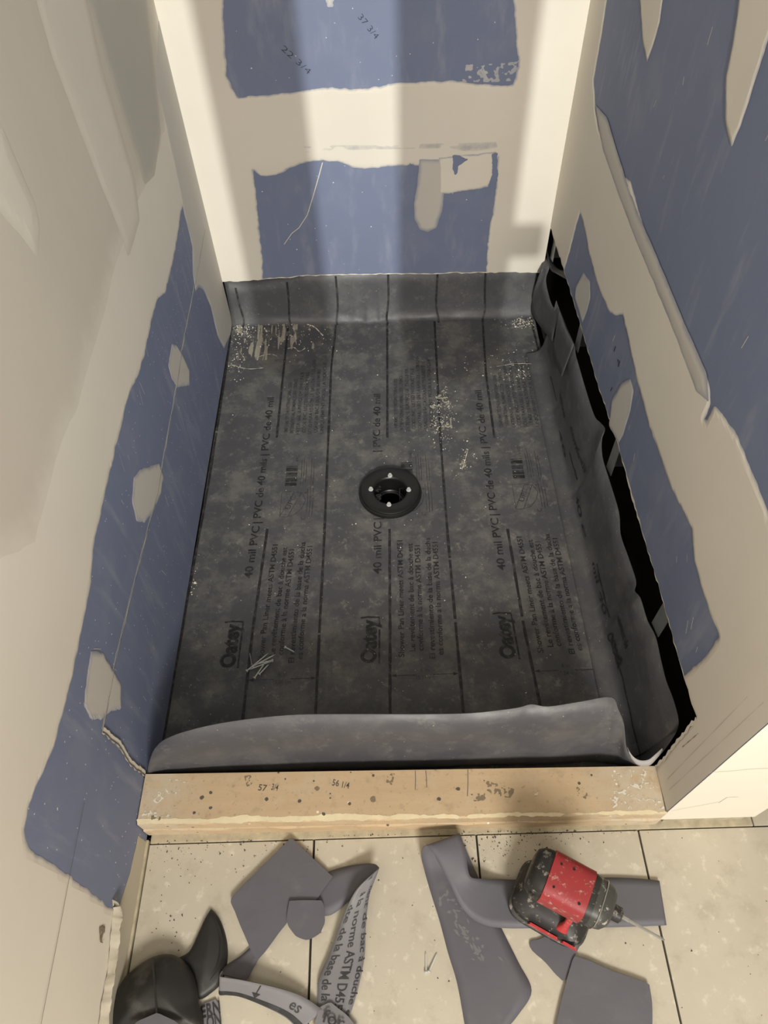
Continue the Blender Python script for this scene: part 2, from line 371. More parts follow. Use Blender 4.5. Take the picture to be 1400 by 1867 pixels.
# pale torn paper along the cut and the dark line in it
stroke('torn_paper', [(a, b+0.0008*math.sin(a*90)) for a, b in crack], lambda t: 0.0022+0.0012*math.sin(t*140)+0.001*math.sin(t*61), lambda a, b: LW(a, b, 0.0022), M['crumb'], wall_left)
stroke('cut_line', [(a, b-0.0006) for a, b in crack], 0.0012, lambda a, b: LW(a, b, 0.0025), M['crack'], wall_left)
vc = rag([(yc, zc), (yc+0.004, 0.23), (0.0, 0.16), (0.004, 0.08)], 0.008, 0.002, 5)
stroke('torn_paper', vc, lambda t: 0.010+0.004*math.sin(t*60), lambda a, b: LW(a, b, 0.0016), M['gypsum'], wall_left)
stroke('torn_paper', [(a+.002, b) for a, b in vc], lambda t: 0.005+0.002*math.sin(t*75), lambda a, b: LW(a, b, 0.003), M['crumb'], wall_left)
stroke('cut_line', [(a-.003, b) for a, b in vc], 0.002, lambda a, b: LW(a, b, 0.0026), M['crack'], wall_left)
# joint compound over the left wall
Lb = [(330, 385), (322, 440), (310, 500), (300, 535), (286, 545), (275, 590), (262, 650), (250, 690), (236, 715), (222, 770), (205, 840), (190, 905), (178, 960), (170, 1000), (166, 1060), (157, 1110), (145, 1170), (130, 1240), (112, 1310), (95, 1370), (70, 1425), (52, 1470), (44, 1515), (50, 1545)]
main = pxl([(285, -30), (310, 95), (345, 270), (348, 340)] + Lb + [(95, 1572), (130, 1600), (175, 1632), (200, 1655)]) + pxl([(212, 1660), (203, 1688), (197, 1762), (185, 1825), (180, 1867)]) + [(-0.45, 0.075), (-1.3, 0.075), (-1.3, 2.0), (1.44, 2.0)]
field('compound_coat', main, LW, 0.0075, M['coat'], wall_left, 0.003, 55, skim(0.0012), 11, bounds=(-1.3, 1.4125, 0.0, 2.0))
cor = pxl([(290, -30), (348, 225), (392, 415), (414, 470), (432, 512), (440, 560), (438, 590), (418, 615), (408, 636), (396, 612), (384, 560), (370, 527), (362, 524), (356, 532), (351, 500), (350, 450), (338, 400), (331, 372), (325, 340), (305, 250), (280, 140)])
field('corner_coat', cor, LW, 0.006, M['coat_thin'], wall_left, 0.002, 60, skim(0.0016), 12, bounds=(0, 1.4122, 0.008, 2))
field('compound_smear', pxl([(276, -30), (292, 100), (300, 240), (262, 345), (232, 400), (205, 500), (185, 580), (160, 660), (138, 740), (112, 800), (85, 890), (62, 985), (30, 1010), (-60, 1030)]) + [(0.1, 2.0), (1.35, 2.0)], LW, 0.012, M['smear_beige'], wall_left, 0.006, 14, skim(0.0002, 0.03, 0.00155), 16)
field('compound_smear', pxl([(55, -30), (150, -30), (185, 130), (215, 230), (245, 330), (252, 400), (232, 470), (215, 420), (195, 370), (140, 230), (95, 110)]), LW, 0.012, M['smear_light'], wall_left, 0.003, 20, skim(0.0008, 0.02, 0.0021), 13)
field('compound_smear', pxl([(152, -30), (262, -30), (280, 120), (292, 240), (280, 320), (262, 340), (250, 300), (215, 190), (185, 90)]), LW, 0.012, M['smear_dark'], wall_left, 0.002, 20, skim(0.0004, 0.02, 0.0019), 14)  # grey smear; the wall's dimness near the corner is painted in here
field('compound_smear', pxl([(0, 230), (30, 300), (62, 370), (70, 410), (65, 468), (30, 425), (0, 390), (-40, 330)]), LW, 0.010, M['smear_light'], wall_left, 0.002, 20, skim(0.0008, 0.02, 0.0020), 15)
for k, sp in enumerate(([(313, 627), (322, 630), (332, 645), (345, 675), (345, 703), (322, 706), (312, 690), (306, 665)],
                        [(255, 855), (290, 845), (298, 870), (293, 900), (278, 935), (262, 953), (248, 950), (240, 915), (243, 870)],
                        [(165, 1187), (188, 1190), (208, 1225), (221, 1247), (220, 1293), (200, 1298), (183, 1312), (163, 1310), (152, 1285), (157, 1240)])):
    field('spot_patch', pxl(sp), LW, 0.004, M['coat_thin'], wall_left, 0.0018, 90, skim(0.0010, 0.004, 0.0004), 20+k)
# grey-tan bare band at the foot of the wall, the thick overhanging coat in front of it, pencil line
field('bare_band', [(-0.098, 0.0), (-0.098, 0.052), (-0.16, 0.062), (-0.225, 0.090), (-0.9, 0.090), (-0.9, 0.0)], LW, 0.005, M['paper_grey'], wall_left, 0.0015, 60, skim(0.0003), 26)
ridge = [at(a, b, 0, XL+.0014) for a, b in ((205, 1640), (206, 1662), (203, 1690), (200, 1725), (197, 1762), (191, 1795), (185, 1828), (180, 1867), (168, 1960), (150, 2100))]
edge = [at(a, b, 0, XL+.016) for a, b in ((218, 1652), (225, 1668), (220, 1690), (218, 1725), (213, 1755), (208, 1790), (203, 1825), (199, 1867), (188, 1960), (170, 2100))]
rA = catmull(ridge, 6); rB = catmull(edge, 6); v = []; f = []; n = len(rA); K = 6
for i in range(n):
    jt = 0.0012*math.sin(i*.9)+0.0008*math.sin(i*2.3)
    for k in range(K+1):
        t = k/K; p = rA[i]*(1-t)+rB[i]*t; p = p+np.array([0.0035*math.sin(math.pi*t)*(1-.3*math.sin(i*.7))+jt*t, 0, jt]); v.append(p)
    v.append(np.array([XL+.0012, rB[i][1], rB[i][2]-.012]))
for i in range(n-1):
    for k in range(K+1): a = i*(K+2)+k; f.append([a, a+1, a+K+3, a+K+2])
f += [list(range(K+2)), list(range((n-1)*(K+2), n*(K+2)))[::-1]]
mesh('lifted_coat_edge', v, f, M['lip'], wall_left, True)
field('scuff', pxl([(178, 1690), (188, 1685), (191, 1705), (186, 1722), (179, 1718)]), LW, .002, M['wood_stain'], wall_left, .001, 200, lambda x, y, d: 0*x+.0026, 28, lambda X, Y, S: np.minimum(S, .004*(fbm(X*120, Y*400, 28)+.02)))
pl1 = pxl([(150, 1462), (125, 1585), (100, 1715), (70, 1867)]); stroke('pencil_line', pl1, 0.0011, lambda a, b: LW(a, b, 0.0035), M['crack'], wall_left)
# scratches
for k in range(26):
    y0 = random.uniform(0.05, 1.1); z0 = random.uniform(0.1, 0.5); L = random.uniform(0.008, 0.04); an = random.gauss(1.45, 0.3)
    stroke('scratch', [(y0, z0), (y0+L*math.cos(an)*.5, z0+L*math.sin(an)*.55), (y0+L*math.cos(an), z0+L*math.sin(an))], random.uniform(0.0006, 0.0014), lambda a, b: LW(a, b, 0.0006), M['smear_light'] if k % 3 else M['crumb'], wall_left)

# ---- back wall
btm = rag(pxb([(404, 513), (470, 510), (560, 502), (640, 500), (700, 499), (780, 499), (880, 496), (940, 495), (986, 497)]), 0.012, 0.0022, 8)
wall_back = prism('wall_back', btm + [(0.4805, btm[-1][1]), (0.4805, 2.40), (XL, 2.40), (XL, btm[0][1])], BW, 0.0127, [M['blue_y'], M['gypsum']]); tag(wall_back, kind='structure')
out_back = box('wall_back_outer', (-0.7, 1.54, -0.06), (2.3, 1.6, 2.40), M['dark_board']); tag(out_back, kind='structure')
# one continuous coat: two corners and the seam band, with two bare blue windows
up_blue = pxb([(408, -60), (408, 30), (411, 100), (414, 140), (424, 160), (434, 178), (480, 173), (540, 168), (575, 161), (610, 160), (650, 163), (690, 158), (706, 153), (750, 149), (840, 147), (850, 152), (935, 155), (945, 120), (940, 60), (936, 0), (936, -60)])
lo_blue = pxb([(461, 310), (475, 322), (500, 320), (520, 312), (545, 300), (562, 295), (590, 293), (615, 294), (640, 304), (662, 307), (690, 306), (730, 301), (765, 301), (830, 300), (900, 290), (906, 288), (905, 330), (902, 370), (893, 410), (890, 440), (888, 470), (884, 520), (481, 520), (478, 470), (472, 410), (466, 350)])
def holes(X, Y, S):
    S = np.minimum(S, -poly_sd(X, Y, up_blue)+0.0025*fbm(X*70, Y*70, 4)*1.6)
    return np.minimum(S, -poly_sd(X, Y, lo_blue)+0.0025*fbm(X*80, Y*80, 5)*1.6)
zb = btm[0][1]
field('compound_coat', [(XL-.05, zb-.06), (XL-.05, 2.05), (0.53, 2.05), (0.53, zb-.06)], BW, 0.0055, M['coat'], wall_back, 0.0, 1, skim(0.0012, 0.01), 30, holes, bounds=(XL+.0003, 0.4803, lambda X: np.interp(X, [p[0] for p in btm], [p[1] for p in btm])+.0003, 2.0))
stroke('torn_paper', [(a, b+.001) for a, b in btm], lambda t: 0.0028+0.0014*math.sin(t*170), lambda a, b: BW(a, b, 0.0018), M['crumb'], wall_back)
field('spot_patch', pxb([(765, 290), (815, 290), (810, 350), (806, 385), (795, 415), (780, 423), (765, 418), (755, 398), (755, 370), (760, 340)]), BW, 0.004, M['coat_thin'], wall_back, 0.0012, 60, skim(0.0010, 0.01, 0.0017), 31)
field('corner_patch', pxb([(800, 288), (905, 276), (904, 300), (898, 325), (890, 340), (850, 347), (815, 352), (800, 352)]), BW, 0.004, M['coat'], wall_back, 0.0018, 70, skim(0.0008, 0.008, 0.0022), 32)
field('scraped_streak', pxb([(552, 266), (600, 264), (700, 264), (790, 261), (850, 260), (905, 258), (908, 268), (860, 277), (810, 270), (740, 271), (640, 273), (555, 277)]), BW, 0.004, M['smear_blue'], wall_back, 0.0, 60, skim(0.0002, 0.004, 0.0015), 33, lambda X, Y, S: np.minimum(S, 0.010*(fbm(X*22, Y*110, 33)+0.10+0.6*(X-.1))))
field('scraped_spot', pxb([(824, 280), (838, 282), (852, 290), (836, 302), (830, 322), (825, 305)]), BW, 0.003, M['blue_y'], wall_back, 0.0025, 110, skim(0.0002, 0.004, 0.0034), 34)
field('scraped_spot', pxb([(896, 280), (906, 278), (907, 330), (888, 342), (897, 318)]), BW, 0.003, M['blue_y'], wall_back, 0.0025, 110, skim(0.0002, 0.004, 0.0034), 35)
field('brushed_plaster', pxb([(838, 118), (900, 116), (945, 112), (950, 146), (900, 150), (842, 150)]), BW, 0.003, M['coat_pale'], wall_back, 0.0, 1, skim(0.0005, 0.004), 36, lambda X, Y, S: np.minimum(S, 0.006*(fbm(X*110, Y*110, 9)-0.02+(X-0.33)*1.2)))
field('plaster_daub', pxb([(592, -10), (612, -8), (606, 10), (596, 13)]), BW, 0.003, M['coat_pale'], wall_back, 0.004, 90, skim(0.0005), 37)
sl = pxb([(588, 296), (580, 325), (570, 360), (560, 392), (545, 415), (532, 425), (518, 445)])
stroke('scratch', sl, lambda t: 0.0025+0.0012*math.sin(t*37), lambda a, b: BW(a, b, 0.0012), M['crumb'], wall_back)
for s, p0, p1, h in (('37 3/4', (652, 32), (684, 72), 0.013), ('22 3/4', (512, 90), (562, 136), 0.013)):
    A, B = pxb([p0, p1]); A = np.array(A); d = np.array(B)-A; L = np.linalg.norm(d); d /= L; nn = np.array([-d[1], d[0]])
    lettering('pencil_figures', s, L, h, lambda a, b: BW(*(A+d*a+nn*b), 0.0011), M['pencil'], wall_back, -0.012)

# ---- right wall: sheet cut away along the foot, open stud bay behind it
rc = rag(pxr([(1003, 412), (1030, 498), (1055, 580), (1090, 700), (1125, 805), (1165, 950), (1200, 1065), (1235, 1190), (1258, 1270), (1271, 1308)]), 0.010, 0.0030, 9)
rv = rag([rc[-1], (-0.006, 0.22), (-0.010, 0.14), (-0.009, 0.0765)], 0.010, 0.002, 10)
right_poly = [(1.4125, rc[0][1])] + rc[1:] + rv[1:] + [(-0.089, 0.0765), (-0.089, 2.40), (1.4125, 2.40)]
wall_right = prism('wall_right', right_poly, RW, 0.0127, [M['blue_x'], M['gypsum']]); tag(wall_right, kind='structure')
stroke('torn_paper', [(a, b+0.001) for a, b in rc], lambda t: 0.0022+0.0015*math.sin(t*200)+(0.006*max(0, 1-abs(t-.69)/.07)), lambda a, b: RW(a, b, 0.0008), M['crumb'], wall_right)
stroke('torn_paper', [(a-0.002, b) for a, b in rv], lambda t: 0.006+0.003*math.sin(t*90), lambda a, b: RW(a, b, 0.0022), M['crumb'], wall_right)
box('end_panel', (0.4822, -0.0892, 0.020), (0.658, -0.0765, 2.40), M['white_wall'], wall_right, 0.001)
box('end_shadow_gap', (0.492, -0.0885, -0.0095), (0.640, -0.0785, 0.020), M['strip'], wall_right)  # tan strip filling the space below the end panel
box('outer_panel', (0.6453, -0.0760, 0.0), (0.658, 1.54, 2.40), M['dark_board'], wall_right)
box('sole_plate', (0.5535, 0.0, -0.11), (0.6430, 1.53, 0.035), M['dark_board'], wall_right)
box('end_stud', (0.4945, -0.076, 0.0), (0.640, -0.0105, 2.39), M['metal'], wall_right)
def stud(y, z0):
    v = []; prof = [(0.4945, y-0.020), (0.4945, y+0.016), (0.585, y+0.016), (0.585, y-0.020), (0.5835, y-0.020), (0.5835, y+0.0145), (0.496, y+0.0145), (0.496, y-0.020)]
    n = len(prof); v = [(a, b, z0+0.010*(b < y)) for a, b in prof]+[(a, b, 2.39) for a, b in prof]
    f = [[i, (i+1) % n, n+(i+1) % n, n+i] for i in range(n)]+[list(range(n))[::-1], list(range(n, 2*n))]
    mesh('metal_stud', v, f, M['metal'], wall_right)
for y, z in ((0.206, 0.202), (0.606, 0.190), (1.006, 0.198), (1.395, 0.20)): stud(y, z)
# compound over the right wall
rb = pxr([(1060, -30), (1020, 205), (985, 409), (1005, 460), (1027, 500), (1040, 455), (1050, 415), (1058, 388), (1065, 410), (1075, 465), (1090, 520), (1100, 545), (1112, 570), (1125, 576), (1136, 574), (1142, 600), (1160, 685), (1185, 780), (1205, 835), (1225, 890), (1252, 945), (1262, 965), (1266, 1025), (1290, 1105), (1312, 1160), (1285, 1200), (1240, 1238), (1235, 1290), (1250, 1310)])
rb += [(0.02, 0.28), (0.02, 0.1), (0.02, 0.04), (-0.13, 0.04), (-0.13, 1.35)] + pxr([(1420, 985), (1380, 880), (1345, 795), (1318, 755), (1303, 738), (1290, 768), (1284, 764), (1296, 735), (1294, 705), (1285, 672), (1255, 610), (1225, 545), (1195, 470), (1172, 410), (1162, 375), (1150, 330), (1140, 325), (1118, 290), (1102, 255), (1092, 235), (1086, 200), (1083, 145), (1092, 95), (1112, -30)])
field('compound_coat', rb, RW, 0.0055, M['coat'], wall_right, 0.0022, 60, skim(0.0014), 40, lambda X, Y, S: np.minimum(S, np.where(X > -0.003, Y-np.interp(X, [p[0] for p in rc[::-1]], [p[1] for p in rc[::-1]])+.0005, np.where(Y < .29, np.interp(Y, [p[1] for p in rv[::-1]], [p[0] for p in rv[::-1]])-X+.0005, 1))), bounds=(-0.0888, 1.4125, 0.0775, 2.0))
field('compound_ridge', pxr([(1086, 190), (1108, 215), (1140, 320), (1165, 390), (1200, 470), (1250, 590), (1290, 680), (1294, 735), (1270, 715), (1235, 620), (1190, 510), (1160, 440), (1130, 360), (1100, 275)]), RW, 0.006, M['coat_thin'], wall_right, 0.001, 40, lambda x, y, d: 0.0016+0.0009*np.clip(d/0.016, 0, 1), 41)
for k, sp in enumerate(([(1048, 545), (1050, 522), (1064, 497), (1076, 512), (1077, 545), (1068, 575), (1062, 588)], [(1110, 775), (1116, 730), (1134, 698), (1150, 690), (1156, 712), (1150, 750), (1136, 795), (1128, 808)],
                        [(1166, -20), (1212, -20), (1203, 40), (1192, 80), (1180, 114), (1172, 70)], [(1350, -20), (1420, -20), (1405, 60), (1380, 140), (1365, 190), (1334, 274), (1322, 220), (1324, 140), (1338, 70)])):
    field('spot_patch', pxr(sp), RW, 0.004, M['coat_thin' if k < 2 else 'coat'], wall_right, 0.0015, 60, skim(0.0010, 0.006, 0.0005), 42+k)
for k in range(22):
    y0 = random.uniform(-0.0, 0.9); z0 = random.uniform(0.36, 0.52) if k % 2 else random.uniform(0.75, 1.0); L = random.uniform(0.006, 0.025); an = random.gauss(1.3, 0.35)
    stroke('scratch', [(y0, z0), (y0+L*math.cos(an), z0+L*math.sin(an))], random.uniform(0.0007, 0.0016), lambda a, b: RW(a, b, 0.0004), M['crumb'], wall_right)
for pts, wd in (([(1246, 1362), (1260, 1350), (1275, 1337)], .0016), ([(1218, 1421), (1260, 1378), (1307, 1330), (1365, 1270)], .0012), ([(1222, 1440), (1300, 1368), (1395, 1280)], .0011)):
    stroke('coat_scratch', catmull(pxr(pts), 5), lambda t, wd=wd: wd*(.6+.4*math.sin(t*19)), lambda a, b: RW(a, b, .0021), M['wood_stain'] if wd > .0013 else M['smear_dark'], wall_right)
for pts, wd in (([(1292, 1408), (1330, 1406), (1370, 1402), (1420, 1400)], .0010), ([(1310, 1464), (1325, 1454), (1346, 1453)], .0014), ([(1225, 1478), (1280, 1468), (1310, 1462)], .0008)):
    stroke('coat_scratch', [(p[0], p[2]) for p in (at(a, b, 1, -.0894) for a, b in pts)], wd, lambda a, b: (a, -.0896, b), M['smear_dark'], wall_right)
for s, p0, p1, h in (('1 4', (1119, 640), (1128, 672), 0.016), ('1 1', (1113, 712), (1117, 735), 0.016)):
    A, B = pxr([p0, p1]); A = np.array(A); d = np.array(B)-A; L = np.linalg.norm(d); d /= L; nn = np.array([-d[1], d[0]])
    lettering('pencil_figures', s, L, h, lambda a, b: RW(*(A+d*a-nn*b), 0.0008), M['pencil'], wall_right, -0.012)

# unseen cylinders added behind the viewer to cast shadow bands on the back wall
def tube(name, pts, rad, mat, parent=None, seg=12, caps=True):
    P = [np.array(p, float) for p in pts]; v = []; f = []; ref = np.array([0.3, 0.9, 0.31])
    for i, p in enumerate(P):
        d = P[min(i+1, len(P)-1)]-P[max(i-1, 0)]; d /= np.linalg.norm(d); a = np.cross(d, ref); a /= np.linalg.norm(a); b = np.cross(d, a)
        r = rad[i] if isinstance(rad, (list, tuple)) else rad
        for k in range(seg): t = 2*math.pi*k/seg; v.append(p+(a*math.cos(t)+b*math.sin(t))*r)
    for i in range(len(P)-1):
        for k in range(seg): q = (k+1) % seg; f.append([i*seg+k, i*seg+q, (i+1)*seg+q, (i+1)*seg+k])
    if caps: f += [list(range(seg))[::-1], list(range((len(P)-1)*seg, len(P)*seg))]
    return mesh(name, v, f, mat, parent, False)
for k, (x, r) in enumerate(((0.053, 0.041), (0.231, 0.058))):
    caster = tube('trim_%d' % (k+1), [(x, -0.87, 1.30), (x, -0.87, 2.40)], r, M['abs'], None, 24); tag(caster, kind='structure')
tube('pipe_stub', [(0.231, -0.87, 1.425), (0.320, -0.87, 1.425)], 0.017, M['abs'], caster, 16)  # added arm that casts the small side shadow beside the wider band

# ================================================================== CURB
curb = empty('shower_curb'); tag(curb, 'raw pine curb of two stacked boards across the shower opening', 'curb')
ca, cb, cc, cdn = (at(*p, 2, 0.0762) for p in ((262, 1412), (1197, 1397), (1218, 1482), (247, 1503)))
def board(name, z0, z1, dx, mat):
    bm = bmesh.new(); N = 40; rows = []
    for i in range(N+1):
        t = i/N; B = ca*(1-t)+cb*t; Fr = cdn*(1-t)+cc*t
        x = max(min(B[0], XR-.0015), XL+.0022); x2 = max(min(Fr[0], XR-.0015), XL+.0022)
        j = 0.0012*math.sin(t*37)+0.0008*math.sin(t*91+dx*999)
        rows.append([bm.verts.new((x, B[1]+0.0005, z0)), bm.verts.new((x, B[1]+0.0005, z1)), bm.verts.new((x2, Fr[1]+0.003+j, z1)), bm.verts.new((x2, Fr[1]+j+dx, z1-0.004+j*.5)), bm.verts.new((x2, Fr[1]+dx, z0))])
    for i in range(N):
        for k in range(5): bm.faces.new((rows[i][k], rows[i][(k+1) % 5], rows[i+1][(k+1) % 5], rows[i+1][k]))
    bm.faces.new(rows[0]); bm.faces.new(rows[-1][::-1]); bmesh.ops.recalc_face_normals(bm, faces=bm.faces[:])
    me = bpy.data.meshes.new(name); bm.to_mesh(me); bm.free(); return link(name, me, mat, curb)
tb = board('top_board', 0.0386, 0.0762, 0.0, M['wood']); board('bottom_board', 0.0005, 0.0381, -0.002, M['wood'])
CT = lambda a, b, h: (a, b, 0.0764+h)
def pxc(pts): return pxf(pts, 0.0764)
field('chipped_edge', pxc([(250, 1494), (300, 1492), (380, 1493), (450, 1487), (520, 1490), (620, 1483), (700, 1486), (760, 1484), (850, 1487), (930, 1480), (1010, 1483), (1100, 1479), (1190, 1478), (1216, 1480), (1216, 1483), (700, 1494), (250, 1503)]), CT, 0.003, M['wood_chip'], tb, 0.0025, 60, None, 50)
for k, (a, b, r) in enumerate(((368, 1454, 4), (384, 1445, 3.5), (384, 1473, 3.5), (354, 1482, 3), (486, 1457, 4), (590, 1484, 3.5), (578, 1438, 5), (602, 1447, 1.6), (602, 1455, 1.6), (546, 1461, 4), (680, 1457, 6), (800, 1457, 4), (835, 1438, 4), (880, 1455, 6), (520, 1420, 1.8), (572, 1424, 2))):
    x, y = pxc([(a, b)])[0]; rr = r/1000.0
    field('nail_hole' if r < 4.5 else 'wood_stain', [(x+rr*math.cos(q*.7854)*1.0, y+rr*math.sin(q*.7854)*.85) for q in range(8)], CT, max(rr/3, .0007), M['crack' if r < 4.5 else 'wood_stain'], tb, rr*.25, 300, lambda x, y, d: 0*x+.0002, 60+k)
for k, poly in enumerate(([(445, 1415), (458, 1413), (460, 1430), (450, 1435)], [(880, 1420), (900, 1428), (915, 1430), (940, 1440), (930, 1455), (905, 1452), (885, 1440)], [(1050, 1432), (1072, 1440), (1070, 1458), (1052, 1450)], [(855, 1448), (885, 1446), (882, 1460), (860, 1462)], [(270, 1488), (292, 1485), (295, 1495), (275, 1498)], [(690, 1412), (720, 1410), (715, 1432), (700, 1425)])):
    field('grime', pxc(poly), CT, 0.0016, M['wood_stain'], tb, 0.0, 1, lambda x, y, d: 0*x+.00025, 80+k, lambda X, Y, S: np.minimum(S, 0.004*(fbm(X*230, Y*230, 80)-0.12)))
for k, poly in enumerate(([(255, 1490), (275, 1425), (330, 1418), (380, 1440), (350, 1490)], [(1050, 1478), (1080, 1420), (1130, 1403), (1195, 1402), (1213, 1476), (1130, 1482)], [(930, 1478), (1000, 1430), (1070, 1425), (1060, 1480)])):
    field('plaster_smear', pxc(poly), CT, 0.0022, M['crumb'], tb, 0.0, 1, lambda x, y, d: 0*x+.0004, 90+k, lambda X, Y, S: np.minimum(S, 0.004*(0.055-np.abs(fbm(X*55, Y*55, 92+k)-0.05))-0.004*np.maximum(0, fbm(X*12, Y*12, 95)-.05)))
for s, a, b, y in (('57', 470, 485, 1441), ('3/4', 494, 506, 1440), ('56', 605, 617, 1432), ('1/4', 623, 636, 1436)):
    A = np.array(pxc([(a, y)])[0]); B = np.array(pxc([(b, y+2)])[0]); d = B-A; L = np.linalg.norm(d); d /= L; nn = np.array([-d[1], d[0]])
    lettering('pencil_figures', s, L, 0.011, lambda a, b: CT(*(A+d*a+nn*b), 0.0004), M['crack'], tb, 0.005)
for a, b, c, d in ((853, 1403, 852, 1452), (757, 1405, 757, 1440), (776, 1405, 778, 1436)):
    stroke('saw_mark', pxc([(a, b), ((a+c)/2+.6, (b+d)/2), (c, d)]), 0.0011, lambda p, q: CT(p, q, 0.0004), M['crack'], tb)
stroke('end_joint', pxc([(1197, 1400), (1207, 1445), (1214, 1480)]), 0.0016, lambda p, q: CT(p, q, 0.0004), M['crack'], tb)

# ================================================================== PAN LINER
liner = empty('shower_pan_liner'); tag(liner, 'grey printed plastic liner covering the shower floor and turned up its sides', 'pan liner')
ZL = 0.004; DC = (0.006, 0.7125)
def lz(x, y):
    x = np.asarray(x, float); y = np.asarray(y, float)
    z = ZL + 0.0016*fbm(x*6, y*6, 70) + 0.0007*fbm(x*22, y*22, 71)
    for yy, a in ((0.335, .0012), (0.50, .0010), (0.245, .0008), (0.95, .001), (1.18, .0014)): z = z + a*np.exp(-((y-yy-0.01*np.sin(x*7))/0.004)**2)
    return z + 0.010*np.exp(-np.maximum(0, 1.40-y)/0.03) - .003
lzf = lambda x, y: float(lz(np.array([x]), np.array([y]))[0])
def hole(X, Y, S): return np.minimum(S, np.hypot(X-DC[0], Y-DC[1])-0.05)
field('pan_sheet', [(-0.4705, 0.004), (0.470, 0.004), (0.474, 0.1), (0.474, 1.39), (0.46, 1.409), (-0.4705, 1.409)], lambda a, b, h: (a, b, h), 0.011, M['liner'], liner, 0, 1, lambda x, y, d: lz(x, y), 1, hole, smooth=True)
LS = lambda a, b: (a, b, lzf(a, b)+0.0006)
# stripes printed along the sheet
STR = {-3: [(305, 1300), (352, 1030), (380, 880), (412, 672), (421, 600)], -2: [(443, 1300), (460, 1150), (487, 965), (507, 770), (516, 680), (526, 590)], -1: [(575, 1300), (583, 1130), (590, 1000), (597, 830), (604, 665), (613, 590)],
       0: [(711, 1300), (711, 1150), (710, 955), (706, 800), (706, 690), (706, 588)], 1: [(845, 1300), (830, 1130), (815, 960), (803, 800), (795, 640), (792, 585)], 2: [(988, 1300), (955, 1140), (925, 960), (901, 795), (886, 680), (880, 585)], 3: [(1106, 1278), (1083, 1160), (1052, 985), (1020, 840), (985, 650), (970, 590)]}
SW = {k: sorted((float(y), float(x)) for x, y in pxf(v, ZL)) for k, v in STR.items()}
def sx(k, y):
    a = SW[k]; return float(np.interp(y, [p[0] for p in a], [p[1] for p in a]))
def ypx(k, v):
    for it in range(1):
        u = np.interp(-v, [-p[1] for p in STR[k]], [p[0] for p in STR[k]]); return float(at(u, v, 2, ZL)[1])
def stripe(k, y0, y1):
    n = max(2, int((y1-y0)/0.02)); pts = [(sx(k, y0+(y1-y0)*i/n), y0+(y1-y0)*i/n) for i in range(n+1)]
    stroke('printed_stripe', pts, lambda t: 0.0064+0.0008*math.sin(t*50+k), LS, M['ink'], liner)
for k in STR:
    if k % 2: stripe(k, 0.03, 1.385)
    else: stripe(k, 0.03, ypx(k, 963)); stripe(k, ypx(k, 797), 1.385)
MICRO = ('CONFORMS TO THE INTERNATIONAL CODE', 'INTERNATIONAL PLUMBING CODE COUNCIL', 'EXTERNAL SURFACE OF THE LINER', 'CODE INC. LISTED PRODUCT FILE', 'SOLO PARA USO EN LA BASE DE LA DUCHA', 'USAGE EN BAC A DOUCHE SEULEMENT', 'UNIQUEMENT POUR LA DOUCHE')
